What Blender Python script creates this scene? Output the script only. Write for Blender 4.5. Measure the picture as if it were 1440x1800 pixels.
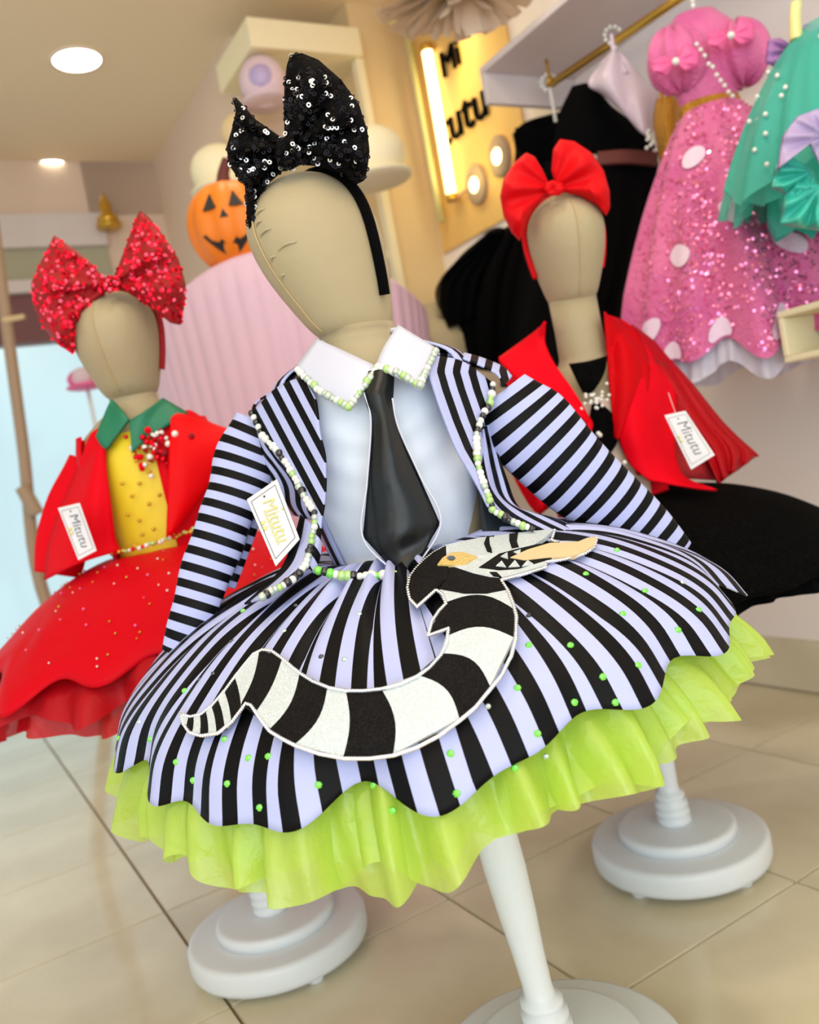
import bpy, bmesh, math, random
import numpy as np
from mathutils import Vector, Matrix, noise
scene = bpy.context.scene
for o in list(bpy.data.objects): bpy.data.objects.remove(o)
COL = scene.collection

# ------------------------------------------------------------------ camera
FPX, PITCH, ROLL, CAMH = 1516.65, math.radians(3.129), math.radians(10.685), 0.822
FW = np.array([0, math.cos(PITCH), -math.sin(PITCH)])
_u = np.array([0, math.sin(PITCH), math.cos(PITCH)]); _r = np.array([1., 0, 0])
RT = math.cos(ROLL)*_r - math.sin(ROLL)*_u
UP = math.sin(ROLL)*_r + math.cos(ROLL)*_u
CAM = np.array([0, 0, CAMH])
cd = bpy.data.cameras.new('camera'); cam = bpy.data.objects.new('camera', cd); COL.objects.link(cam)
cam.matrix_world = Matrix(((RT[0], UP[0], -FW[0], 0), (RT[1], UP[1], -FW[1], 0), (RT[2], UP[2], -FW[2], CAMH), (0, 0, 0, 1)))
cd.sensor_fit = 'VERTICAL'; cd.sensor_height = 36; cd.lens = FPX*36/1800
cd.clip_start = 0.05
cd.dof.use_dof = True; cd.dof.focus_distance = 0.86; cd.dof.aperture_fstop = cd.lens/1000/0.0065
scene.camera = cam

def ray(x, y): return FW + RT*(x-720)/FPX - UP*(y-900)/FPX
def at(x, y, Y):                     # the point seen at a photo position, at world depth Y
    q = ray(x, y); return CAM + q*Y/q[1]
def W(u, s, z):                      # room axes: u towards the right wall, s along it away from us
    return np.array([.869*u - .495*s, .495*u + .869*s, z])
def on_u(x, y, u):                   # point seen at a photo position on the plane u = const
    n = np.array([.869, .495, 0]); k = ray(x, y); return CAM + k*(u/(k@n))
def on_s(x, y, s):
    n = np.array([-.495, .869, 0]); k = ray(x, y); return CAM + k*(s/(k@n))
def on_z(x, y, z):
    k = ray(x, y); return CAM + k*((z-CAMH)/k[2])

# ------------------------------------------------------------------ light
wd = bpy.data.worlds.new('daylight'); scene.world = wd; wd.use_nodes = True
bg = wd.node_tree.nodes['Background']; bg.inputs[0].default_value = (0.84, 0.94, 1.0, 1); bg.inputs[1].default_value = 1.25
def area(name, loc, target, size, power, col=(1, 1, 1), sy=None):
    l = bpy.data.lights.new(name, 'AREA'); l.energy = power; l.color = col; l.size = size
    if sy: l.shape = 'RECTANGLE'; l.size_y = sy
    o = bpy.data.objects.new(name, l); COL.objects.link(o); o.location = loc
    o.rotation_euler = (Vector(target)-Vector(loc)).to_track_quat('-Z', 'Y').to_euler(); return o
area('shop_window_light', (-1.6, -1.2, 1.75), (0.1, 1.2, 0.7), 1.6, 9, (0.90, 0.96, 1.0), 1.4)
area('added_ceiling_fill', (-.3, -1.8, 1.0), (-.3, -1.9, 2.6), 1.6, 120, (.97, .98, 1.0), 1.6)  # unseen fill added behind the camera to brighten the ceiling
area('added_front_fill', (.5, -2.3, 1.1), (.5, 1, .8), 3.2, 62, (.86, .94, 1.0), 2.0)  # unseen cool fill added from the camera side, not a real window
area('ceiling_panel_light', (0.3, 0.3, 2.5), (0.2, 1.3, 0.4), 1.2, 12, (1.0, 0.94, 0.86), 1.0)
scene.view_settings.view_transform = 'Standard'; scene.view_settings.look = 'None'
scene.view_settings.gamma = 1; scene.view_settings.use_curve_mapping = False
scene.view_settings.exposure = -0.35

# ------------------------------------------------------------------ helpers
def lin(c):
    return tuple(((v/255)/12.92 if v/255 <= .04045 else ((v/255+.055)/1.055)**2.4) for v in c) + (1,)
def mat(name, col, rough=.5, metal=0, bump=0, bscale=200, spec=.5, sheen=0, emit=0, alpha=1, trans=0, coat=0, col2=None, cscale=5, detail=3):
    m = bpy.data.materials.new(name); m.use_nodes = True; nt = m.node_tree; b = nt.nodes['Principled BSDF']
    b.inputs['Base Color'].default_value = lin(col); b.inputs['Roughness'].default_value = rough
    b.inputs['Metallic'].default_value = metal; b.inputs['Specular IOR Level'].default_value = spec
    b.inputs['Sheen Weight'].default_value = sheen; b.inputs['Alpha'].default_value = alpha
    b.inputs['Transmission Weight'].default_value = trans; b.inputs['Coat Weight'].default_value = coat
    if emit: b.inputs['Emission Color'].default_value = lin(col); b.inputs['Emission Strength'].default_value = emit
    if bump or col2:
        tc = nt.nodes.new('ShaderNodeTexCoord')
    if bump:
        n = nt.nodes.new('ShaderNodeTexNoise'); n.inputs['Scale'].default_value = bscale; n.inputs['Detail'].default_value = detail
        bp = nt.nodes.new('ShaderNodeBump'); bp.inputs['Strength'].default_value = bump; bp.inputs['Distance'].default_value = .01
        nt.links.new(tc.outputs['Object'], n.inputs['Vector']); nt.links.new(n.outputs['Fac'], bp.inputs['Height']); nt.links.new(bp.outputs[0], b.inputs['Normal'])
    if col2:
        n = nt.nodes.new('ShaderNodeTexNoise'); n.inputs['Scale'].default_value = cscale; n.inputs['Detail'].default_value = 6
        r = nt.nodes.new('ShaderNodeValToRGB'); r.color_ramp.elements[0].position = .35; r.color_ramp.elements[1].position = .65
        r.color_ramp.elements[0].color = lin(col); r.color_ramp.elements[1].color = lin(col2)
        nt.links.new(tc.outputs['Object'], n.inputs['Vector']); nt.links.new(n.outputs['Fac'], r.inputs[0]); nt.links.new(r.outputs[0], b.inputs['Base Color'])
    return m
def stripe_mat(name, ca, cb, rough=.5, sheen=.0):
    m = mat(name, ca, rough, sheen=sheen, spec=.15); nt = m.node_tree; b = nt.nodes['Principled BSDF']
    uv = nt.nodes.new('ShaderNodeUVMap'); sp = nt.nodes.new('ShaderNodeSeparateXYZ'); fr = nt.nodes.new('ShaderNodeMath'); fr.operation = 'FRACT'
    gt = nt.nodes.new('ShaderNodeMath'); gt.operation = 'GREATER_THAN'; gt.inputs[1].default_value = .5
    mx = nt.nodes.new('ShaderNodeMix'); mx.data_type = 'RGBA'
    mx.inputs['A'].default_value = lin(ca); mx.inputs['B'].default_value = lin(cb)
    nt.links.new(uv.outputs[0], sp.inputs[0]); nt.links.new(sp.outputs[0], fr.inputs[0]); nt.links.new(fr.outputs[0], gt.inputs[0])
    nt.links.new(gt.outputs[0], mx.inputs['Factor']); nt.links.new(mx.outputs['Result'], b.inputs['Base Color'])
    return m
def glitter(name, col, col2, scale=900, rough=.35, spec=.4):
    m = mat(name, col, rough, spec=spec); nt = m.node_tree; b = nt.nodes['Principled BSDF']
    tc = nt.nodes.new('ShaderNodeTexCoord'); v = nt.nodes.new('ShaderNodeTexVoronoi'); v.inputs['Scale'].default_value = scale
    r = nt.nodes.new('ShaderNodeValToRGB'); r.color_ramp.elements[0].color = lin(col); r.color_ramp.elements[1].color = lin(col2)
    r.color_ramp.elements[0].position = .55; r.color_ramp.elements[1].position = .95
    s = nt.nodes.new('ShaderNodeSeparateColor')
    nt.links.new(tc.outputs['Object'], v.inputs['Vector']); nt.links.new(v.outputs['Color'], s.inputs[0]); nt.links.new(s.outputs[0], r.inputs[0]); nt.links.new(r.outputs[0], b.inputs['Base Color'])
    bp = nt.nodes.new('ShaderNodeBump'); bp.inputs['Strength'].default_value = .5; bp.inputs['Distance'].default_value = .002
    nt.links.new(s.outputs[1], bp.inputs['Height']); nt.links.new(bp.outputs[0], b.inputs['Normal'])
    return m
def sheer(name, col, alpha=.5, rough=.35, trans=.5, gloss=.15, bs=60, bst=.35):
    m = bpy.data.materials.new(name); m.use_nodes = True; nt = m.node_tree; nt.nodes.clear()
    out = nt.nodes.new('ShaderNodeOutputMaterial'); d = nt.nodes.new('ShaderNodeBsdfPrincipled'); t = nt.nodes.new('ShaderNodeBsdfTranslucent'); tr = nt.nodes.new('ShaderNodeBsdfTransparent')
    d.inputs['Base Color'].default_value = lin(col); d.inputs['Roughness'].default_value = rough; d.inputs['Specular IOR Level'].default_value = gloss*3
    t.inputs[0].default_value = lin(col)
    m1 = nt.nodes.new('ShaderNodeMixShader'); m1.inputs[0].default_value = trans; m2 = nt.nodes.new('ShaderNodeMixShader'); m2.inputs[0].default_value = alpha
    nt.links.new(d.outputs[0], m1.inputs[1]); nt.links.new(t.outputs[0], m1.inputs[2]); nt.links.new(tr.outputs[0], m2.inputs[1]); nt.links.new(m1.outputs[0], m2.inputs[2]); nt.links.new(m2.outputs[0], out.inputs[0])
    tc = nt.nodes.new('ShaderNodeTexCoord'); n = nt.nodes.new('ShaderNodeTexNoise'); n.inputs['Scale'].default_value = bs; n.inputs['Detail'].default_value = 4
    bp = nt.nodes.new('ShaderNodeBump'); bp.inputs['Strength'].default_value = bst; bp.inputs['Distance'].default_value = .006
    nt.links.new(tc.outputs['Object'], n.inputs[0]); nt.links.new(n.outputs['Fac'], bp.inputs['Height']); nt.links.new(bp.outputs[0], d.inputs['Normal'])
    return m

def obj(name, verts, faces, m, parent=None, uv=None, smooth=True, sol=0, mats=None, midx=None):
    me = bpy.data.meshes.new(name); me.from_pydata([tuple(map(float, v)) for v in verts], [], faces)
    if uv is not None:
        l = me.uv_layers.new(name='UVMap'); vi = np.empty(len(me.loops), dtype=np.int32); me.loops.foreach_get('vertex_index', vi)
        l.data.foreach_set('uv', np.asarray(uv, dtype=np.float32)[vi].ravel())
    if mats:
        for q in mats: me.materials.append(q)
        me.polygons.foreach_set('material_index', midx)
    else: me.materials.append(m)
    if smooth: me.polygons.foreach_set('use_smooth', [True]*len(me.polygons))
    me.update()
    o = bpy.data.objects.new(name, me); COL.objects.link(o)
    if parent: o.parent = parent; o.matrix_parent_inverse = Matrix.Translation(-(parent.location if not parent.parent else Vector((0, 0, 0))))
    if sol:
        md = o.modifiers.new('thickness', 'SOLIDIFY'); md.thickness = sol; md.offset = 0
    return o
def tag(o, label=None, cat=None, group=None, kind=None):
    if label: o['label'] = label
    if cat: o['category'] = cat
    if group: o['group'] = group
    if kind: o['kind'] = kind
    return o
def thing(name, label, cat, loc=(0, 0, 0), group=None):
    o = bpy.data.objects.new(name, None); COL.objects.link(o); o.location = loc; o.empty_display_size = .05
    return tag(o, label, cat, group)
# all geometry is given in world coordinates; a part's mesh stays in them (its empty only marks the base)
def grid_faces(nu, nv, closed=False):
    f = []
    for j in range(nv-1):
        for i in range(nu if closed else nu-1):
            a = j*nu+i; b = j*nu+(i+1) % nu; f.append((a, b, b+nu, a+nu))
    return f
def crv(P, n):                       # Catmull-Rom through rows of points
    P = np.asarray(P, float); m = len(P)
    if m == 2: t = np.linspace(0, 1, n)[:, None].reshape((n,)+(1,)*(P.ndim-1)); return P[0]*(1-t)+P[1]*t
    T = np.linspace(0, m-1, n); out = []
    for t in T:
        i = min(int(t), m-2); f = t-i
        p0 = P[i-1] if i > 0 else 2*P[0]-P[1]; p1 = P[i]; p2 = P[i+1]; p3 = P[i+2] if i+2 < m else 2*P[-1]-P[-2]
        out.append(.5*((2*p1)+(-p0+p2)*f+(2*p0-5*p1+4*p2-p3)*f*f+(-p0+3*p1-3*p2+p3)*f**3))
    return np.array(out)
def linr(P, n):
    P = np.asarray(P, float); T = np.linspace(0, len(P)-1, n); i = np.minimum(T.astype(int), len(P)-2); f = (T-i).reshape((-1,)+(1,)*(P.ndim-1))
    return P[i]*(1-f)+P[i+1]*f
BODY = [None, 0]
def patch(name, rows, m, parent=None, nu=16, nv=16, sol=.0025, uvf=None, fold=None, lu=False, lv=False):
    """rows: list of rows of (px, py, Y); a cloth surface through them."""
    R = [(linr if lu else crv)(r, nu) for r in rows]; G = (linr if lv else crv)(np.array(R), nv)
    V = []; UV = []
    for j in range(nv):
        for i in range(nu):
            x, y, Y = G[j, i]; a, b = i/(nu-1), j/(nv-1)
            if fold: Y = Y+fold(a, b)
            if BODY[0] is not None: Y = min(Y, bodyY(BODY[0], x, y, BODY[1]))
            V.append(at(x, y, Y)); UV.append(uvf(a, b, x, y) if uvf else (a, b))
    return obj(name, V, grid_faces(nu, nv), m, parent, uv=UV, sol=sol)
def tube(name, pts, m, parent=None, n=28, nr=24, flat=1., rings=1., world=False, cap=True, wr=None):
    """pts: (px,py,Y,r) or world (x,y,z,r)."""
    P = crv(np.array(pts, float), n); C = np.array([p[:3] if world else at(*p[:3]) for p in P]); R = P[:, 3]
    T = np.gradient(C, axis=0); T /= np.linalg.norm(T, axis=1)[:, None]
    V = []; UV = []; L = 0
    for i in range(n):
        if i: L += np.linalg.norm(C[i]-C[i-1])
        a = np.array([0, 1., 0]) if abs(T[i][1]) < .9 else np.array([1., 0, 0])
        a = a-T[i]*(a@T[i]); a /= np.linalg.norm(a); b = np.cross(T[i], a)
        for k in range(nr):
            t = 2*math.pi*k/nr; rr = R[i]*(1+(wr(t, L) if wr else 0))
            V.append(C[i]+b*rr*math.cos(t)+a*rr*flat*math.sin(t)); UV.append((L*rings, k/nr))
    F = grid_faces(nr, n, True)
    if cap: F += [tuple(range(nr))[::-1], tuple(range((n-1)*nr, n*nr))]
    return obj(name, V, F, m, parent, uv=UV)
def lathe(name, prof, m, parent=None, n=48, c=(0, 0), lean=(0, 0), sx=1, sy=1, cap=True):
    """prof: (r, z) or (rx, ry, z)"""
    V = []
    for p in prof:
        rx, ry, z = (p[0]*sx, p[0]*sy, p[1]) if len(p) == 2 else p
        for k in range(n):
            t = 2*math.pi*k/n; V.append((c[0]+lean[0]*z+rx*math.cos(t), c[1]+lean[1]*z+ry*math.sin(t), z))
    F = grid_faces(n, len(prof), True)
    if cap: F += [tuple(range(n))[::-1], tuple(range((len(prof)-1)*n, len(prof)*n))]
    return obj(name, V, F, m, parent)
def sph(c, r, nu=8, nv=6, s=(1, 1, 1)):
    V = [(c[0], c[1], c[2]-r*s[2])]; 
    for j in range(1, nv):
        p = math.pi*j/nv
        for i in range(nu):
            t = 2*math.pi*i/nu; V.append((c[0]+r*s[0]*math.sin(p)*math.cos(t), c[1]+r*s[1]*math.sin(p)*math.sin(t), c[2]-r*s[2]*math.cos(p)))
    V.append((c[0], c[1], c[2]+r*s[2])); F = []
    for i in range(nu): F.append((0, 1+(i+1) % nu, 1+i)); F.append((len(V)-1, 1+(nv-2)*nu+i, 1+(nv-2)*nu+(i+1) % nu))
    for j in range(nv-2):
        for i in range(nu): a = 1+j*nu+i; b = 1+j*nu+(i+1) % nu; F.append((a, b, b+nu, a+nu))
    return V, F
def join(name, lst, m, parent=None, smooth=True):
    V = []; F = []
    for v, f in lst:
        o = len(V); V += list(v); F += [tuple(i+o for i in q) for q in f]
    return obj(name, V, F, m, parent, smooth=smooth)
def box_vf(u0, u1, s0, s1, z0, z1):
    c = [W(u, s, z) for z in (z0, z1) for u, s in ((u0, s0), (u1, s0), (u1, s1), (u0, s1))]
    return c, [(0, 3, 2, 1), (4, 5, 6, 7), (0, 1, 5, 4), (1, 2, 6, 5), (2, 3, 7, 6), (3, 0, 4, 7)]
def rbox(name, u0, u1, s0, s1, z0, z1, m, parent=None, bev=.003):
    v, f = box_vf(u0, u1, s0, s1, z0, z1); o = obj(name, v, f, m, parent, smooth=False)
    if bev: md = o.modifiers.new('edge', 'BEVEL'); md.width = bev; md.segments = 2
    return o
_dots = {}
def dot(name, loc, r, m, parent, key='ball', ico=1):
    k = (key, m.name)
    if k not in _dots:
        v, f = sph((0, 0, 0), 1, 10, 8) if key == 'ball' else sph((0, 0, 0), 1, 8, 4, (1, .6, 1))
        me = bpy.data.meshes.new(name); me.from_pydata(v, [], f); me.materials.append(m)
        me.polygons.foreach_set('use_smooth', [key == 'ball']*len(f)); _dots[k] = me
    o = bpy.data.objects.new(name, _dots[k]); COL.objects.link(o); o.parent = parent
    o.matrix_parent_inverse = Matrix.Translation(-parent.location) if not parent.parent else Matrix.Identity(4)
    o.location = loc; o.scale = (r, r, r); return o
def resample(P, step):
    P = np.array(P, float); d = np.r_[0, np.cumsum(np.linalg.norm(np.diff(P, axis=0), axis=1))]; n = max(2, int(d[-1]/step)+1)
    T = np.linspace(0, d[-1], n); return np.array([[np.interp(t, d, P[:, k]) for k in range(P.shape[1])] for t in T])

# ------------------------------------------------------------------ materials
M = {}
M['black_lav'] = stripe_mat('striped_cotton', (182, 189, 234), (3, 3, 6))
M['satin'] = mat('white_satin', (226, 236, 252), .32, spec=.5, bump=.12, bscale=14, sheen=.2)
M['collar'] = mat('white_collar_cotton', (204, 207, 226), .65, sheen=.1)
M['tie'] = mat('black_satin', (6, 10, 12), .3, spec=.45, bump=.35, bscale=16)
M['lime'] = sheer('lime_organza', (214, 240, 108), .84, .22, .5, .3, 32, .8)
M['skin'] = mat('beige_stretch_cloth', (172, 157, 124), .65, sheen=.1, bump=.16, bscale=28)
M['seam'] = mat('beige_thread', (190, 165, 120), .7)
M['dark'] = mat('dark_seam', (45, 32, 20), .8)
M['white_wood'] = mat('white_painted_wood', (224, 228, 230), .38, bump=.05, bscale=30)
M['velvet'] = mat('black_velvet', (3, 3, 4), .95, spec=.1)
M['pearl'] = mat('pearl_bead', (232, 232, 225), .18, coat=.8)
M['gbead'] = mat('pale_green_crystal', (165, 205, 120), .08, spec=.9, coat=1)
M['cbead'] = mat('clear_crystal', (190, 205, 190), .08, spec=.9, coat=1, metal=.3)
M['kbead'] = mat('black_bead', (6, 6, 7), .1, coat=1)
M['ggem'] = mat('green_gem', (120, 225, 70), .08, coat=1, metal=.2)
M['stone'] = mat('rhinestone', (235, 235, 238), .12, metal=.75)
M['blackgl'] = glitter('black_glitter_foam', (4, 4, 5), (34, 30, 29), 1500, .7, .15)
M['whitegl'] = glitter('white_glitter_foam', (196, 206, 210), (226, 232, 236), 1200)
M['card'] = mat('tag_card', (226, 226, 232), .45)
M['gold'] = mat('gold_metal', (214, 170, 70), .28, metal=.9)
M['goldfoil'] = mat('gold_foil_print', (228, 222, 150), .3, metal=.2)
M['greyprint'] = mat('grey_print_line', (120, 120, 128), .5)
M['blackseq'] = mat('black_sequin', (26, 24, 26), .1, metal=1.0)
M['blackcloth'] = mat('black_bow_cloth', (3, 3, 4), .85, bump=.4, bscale=500, spec=.1)
M['glintseq'] = mat('painted_glint_sequin', (225, 225, 228), .3, metal=.5)  # glints of the black sequins, put into a bright colour
M['pinkglint'] = mat('painted_rosy_glint', (250, 80, 112), .3, metal=.3)  # glints of the red sequins, painted as a rosy copy
M['redseq'] = mat('red_sequin', (225, 18, 48), .22, metal=.85)
M['redcloth'] = mat('dark_red_cloth', (165, 0, 14), .55, bump=.5, bscale=300)
M['red'] = mat('red_satin', (222, 0, 24), .6, spec=.1, bump=.1, bscale=25)
M['redsheer'] = sheer('red_tulle', (200, 0, 22), .93, .5, .3, .1)
M['redbow'] = mat('red_bow_satin', (214, 4, 16), .55, spec=.15, bump=.08, bscale=20)
M['yellow'] = mat('yellow_satin', (238, 212, 40), .5, bump=.1, bscale=20)
M['green'] = mat('green_satin', (14, 116, 84), .5)
M['blackskirt'] = glitter('black_glitter_tulle', (2, 2, 3), (16, 15, 13), 700, .95, .05)
M['black'] = mat('black_fabric', (2, 2, 3), .95, spec=.08)
M['blacktulle'] = sheer('black_tulle', (5, 5, 6), .7, .8, .1, .02)
M['beige'] = mat('beige_lace', (226, 200, 180), .6)
M['pinkfab'] = mat('pink_sequin_fabric', (206, 82, 150), .4, sheen=.2, bump=.5, bscale=150, col2=(226, 110, 165), cscale=9)
M['pinkseq'] = mat('pink_sequin', (255, 150, 200), .18, metal=.8)
M['pinkbow'] = mat('pink_ribbon', (238, 100, 160), .45)
M['whitedot'] = mat('white_dot_print', (232, 205, 228), .5)
M['whitelace'] = sheer('white_underskirt', (226, 222, 240), .93, .6, .3, .1)
M['teal'] = sheer('teal_tulle', (90, 208, 192), .72, .5, .35, .1)
M['tealsat'] = mat('teal_satin', (60, 190, 172), .35)
M['lilac'] = mat('lilac_satin', (176, 158, 200), .4)
M['lilacgrey'] = mat('pale_lilac_satin', (205, 190, 205), .35)
M['goldseq'] = mat('gold_sequin_cloth', (205, 150, 50), .25, metal=.8, bump=.8, bscale=180)
M['rust'] = mat('rust_velvet', (95, 38, 28), .7)
M['pinkwall'] = mat('pink_lacquer', (226, 190, 208), .5)
M['pumpkin'] = mat('orange_pumpkin', (240, 128, 20), .5)
M['pumpdark'] = mat('pumpkin_face_dark', (40, 36, 32), .7)
M['wall'] = mat('warm_wall_paint', (224, 200, 180), .75, bump=.03, bscale=60)
M['walllow'] = mat('grey_wall_paint', (248, 238, 232), .75)
M['glowgold'] = mat('painted_golden_glow', (226, 184, 112), .55)  # yellow glow around the sign, put into a colour
M['feather'] = mat('cream_tulle', (228, 206, 180), .7)
M['tan'] = mat('cream_panel', (222, 196, 150), .6)
M['ceil'] = mat('ceiling_paint', (238, 218, 186), .8)
M['shelf'] = mat('white_shelf_lacquer', (214, 202, 200), .5)
M['cream'] = mat('cream_plaster', (238, 226, 190), .6)
M['lilacplush'] = mat('lilac_plush', (214, 190, 200), .8)
M['tile'] = mat('marble_tile', (228, 218, 190), .16, coat=.15, col2=(210, 198, 168), cscale=3.5)
M['grout'] = mat('brown_grout', (110, 84, 62), .8)
M['lamp'] = mat('lamp_glow', (255, 250, 225), .4, emit=14)
M['neon'] = mat('neon_glow', (255, 240, 180), .4, emit=4.5)
M['frame'] = mat('wood_frame', (176, 148, 122), .5)
M['maroon'] = mat('maroon_panel', (120, 75, 78), .6)
M['sage'] = mat('sage_panel', (170, 165, 140), .6)
def glass_m():
    m = bpy.data.materials.new('frosted_cyan_film_glass'); m.use_nodes = True; nt = m.node_tree; nt.nodes.clear()
    o = nt.nodes.new('ShaderNodeOutputMaterial'); t = nt.nodes.new('ShaderNodeBsdfTransparent'); g = nt.nodes.new('ShaderNodeBsdfGlossy'); x = nt.nodes.new('ShaderNodeMixShader')
    t.inputs[0].default_value = (.9, 1, 1, 1); g.inputs['Roughness'].default_value = .15; x.inputs[0].default_value = .06
    nt.links.new(t.outputs[0], x.inputs[1]); nt.links.new(g.outputs[0], x.inputs[2]); nt.links.new(x.outputs[0], o.inputs[0]); return m
M['glass'] = glass_m()
M['whitelam'] = mat('white_counter_lacquer', (232, 232, 240), .4)
# ------------------------------------------------------------------ the room
def struct(o): o['kind'] = 'structure'; return o
CZ = 2.6; UW = 2.024; SF = 4.45
fl = struct(rbox('floor', -4.2, UW+.1, -2.4, SF+.1, -.06, -.006, M['grout'], bev=0))
TP = .435; k = 0
tv, tf = [(-.2155, -.2155, -.006), (.2155, -.2155, -.006), (.2155, .2155, -.006), (-.2155, .2155, -.006), (-.214, -.214, 0), (.214, -.214, 0), (.214, .214, 0), (-.214, .214, 0)], [(4, 5, 6, 7), (0, 1, 5, 4), (1, 2, 6, 5), (2, 3, 7, 6), (3, 0, 4, 7)]
tme = bpy.data.meshes.new('floor_tile'); tme.from_pydata(tv, [], tf); tme.materials.append(M['tile'])
for i in range(-10, 5):
    for j in range(-6, 11):
        u = .30+TP*(i+.5); s = .98+TP*(j+.5)
        if u > UW-.0: continue
        if s > SF: continue
        o = bpy.data.objects.new('floor_tile', tme); COL.objects.link(o); o.parent = fl; o.location = W(u, s, 0); o.rotation_euler = (0, 0, math.radians(29.67))
struct(rbox('wall_right', UW, UW+.1, -2.4, 3.2, 0, CZ+.06, M['walllow'], bev=0))
sk = struct(rbox('baseboard_right', UW-.012, UW, -2.4, 2.9, 0.004, .15, M['tile'], bev=.002))
struct(rbox('wall_return', 1.79, UW, 2.9, 3.0, 0, CZ, M['tan'], bev=0))
struct(rbox('wall_alcove', 1.42, 1.79, 3.2, 3.3, 0, CZ, M['wall'], bev=0))
struct(rbox('wall_alcove_side', 1.79, 1.83, 3.0, 3.3, 0, CZ, M['tan'], bev=0))
struct(rbox('wall_passage', 1.42, 1.52, 3.3, SF, 0, CZ, M['wall'], bev=0))
struct(rbox('trim_1', 1.34, 1.79, 2.84, 3.2, 2.37, 2.475, M['cream']))
struct(rbox('trim_2', 1.765, 1.80, 2.86, 2.9, 0, 2.37, M['cream']))
struct(rbox('wall_far', 1.05, 1.42, SF, SF+.1, 0, CZ, M['wall'], bev=0))
# far shop front with glazing
struct(rbox('trim_3', -4.2, 1.42, SF, SF+.1, 2.33, CZ, M['wall'], bev=0))
struct(rbox('trim_4', -4.2, 1.1, SF-.05, SF+.1, 2.17, 2.33, M['shelf']))
struct(rbox('trim_5', -4.2, 1.1, SF-.02, SF+.1, 2.02, 2.17, M['sage']))
struct(rbox('trim_6', -4.2, 1.1, SF-.04, SF+.1, 1.96, 2.02, M['shelf']))
struct(rbox('trim_7', -4.2, 1.1, SF, SF+.1, 1.73, 1.96, M['maroon']))
w = struct(rbox('window_1', -4.2, 1.05, SF+.02, SF+.05, 0.0, 1.73, M['glass'], bev=0))
for z in (): rbox('film_band', -4.2, 1.05, SF+.012, SF+.018, z, z+.012, M['whitelam'], w, bev=0)
p = thing('door_post', 'slim beige wooden door post standing before the bright far window', 'post', W(.43, 3.9, 0))
a = on_s(5, 520, 3.9); b = on_s(75, 1040, 3.9)
for nm, r0, r1 in (('post_shaft', .03, .03),):
    tube(nm, [(*(a+(a-b)*.6), .026), (*a, .026), (*((a+b)/2), .026), (*b, .028), (b[0]+.15, b[1], 0.0, .03)], M['frame'], p, world=True, nr=8)
h = on_s(22, 560, 3.87); tube('door_pull', [(*(h+[-.04, 0, 0]), .012), (*h, .012), (*(h+[.05, 0, 0]), .01)], M['tan'], p, world=True)
h = on_s(52, 880, 3.87); tube('hinge', [(*(h+[-.02, 0, .06]), .028), (*h, .03), (*(h+[.02, 0, -.06]), .028)], M['frame'], p, world=True)
struct(rbox('ceiling', -4.2, UW+.1, -2.4, SF+.1, CZ, CZ+.06, M['ceil'], bev=0))
for i, (x, y, lb) in enumerate(((135, 104, 'larger round recessed ceiling light nearer the camera, glowing white'), (88, 292, 'smaller round recessed ceiling light farther off above the window wall'))):
    c = on_z(x, y, CZ); t = thing('ceiling_light', lb, 'ceiling light', (c[0], c[1], CZ), 'recessed ceiling lights')
    V = [(r, z) for r, z in ((.098, CZ-.001), (.098, CZ-.008), (.09, CZ-.008), (.088, CZ-.002))]
    lathe('trim_ring', V, M['shelf'], t, c=(c[0], c[1]), cap=False)
    lathe('lamp_face', [(.001, CZ-.004), (.05, CZ-.006), (.088, CZ-.004)], M['lamp'], t, c=(c[0], c[1]))
# second row of lights out of the picture's edge lights the room
for (u, s) in ((.9, 2.0), (.9, .8)):
    l = bpy.data.lights.new('downlight', 'AREA'); l.shape = 'DISK'; l.size = .17; l.energy = 7; l.color = (1, .9, .72)
    o = bpy.data.objects.new('downlight', l); COL.objects.link(o); o.location = W(u, s, CZ-.02)

# ------------------------------------------------------------------ shelf canopy, rod, cubby, sign corner
t = thing('clothes_rack_canopy', 'white wall shelf canopy above the hanging dresses at top right', 'shelf', W(UW, 1.0, 1.9))
rbox('top_board', 1.67, UW, -.6, 2.04, 1.905, 1.925, M['shelf'], t)
rbox('end_panel', 1.67, UW, 2.02, 2.04, 1.815, 1.905, M['shelf'], t)
t = thing('hanging_rail', 'brass hanging rail under the white shelf canopy', 'rail', W(1.84, 1, 1.85))
ra = on_u(968, 148, 1.80); rb = on_u(1190, 0, 1.80); rb2 = ra+(rb-ra)*3.0
tube('rail_tube', [(*ra, .011), (*((ra+rb2)/2), .011), (*rb2, .011)], M['gold'], t, world=True, n=4)
for q in (.0, .5): c = ra+(rb2-ra)*q; tube('bracket', [(c[0], c[1], c[2]+.07, .005), (c[0], c[1], c[2]+.03, .005), (*c, .014)], M['gold'], t, world=True, n=5)
t = thing('cubby_shelf', 'small open white cubby shelf beside the pink dress hem', 'shelf', W(UW, .9, .88))
for nm, b in (('top_board', (1.50, UW, .4, 1.08, .965, .978)), ('bottom_board', (1.50, UW, .4, 1.08, .878, .89)), ('side_board', (1.50, UW, 1.068, 1.08, .89, .965)), ('back_board', (1.72, 1.735, .4, 1.068, .89, .965))):
    rbox(nm, *b, M['cream'], t)
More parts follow.
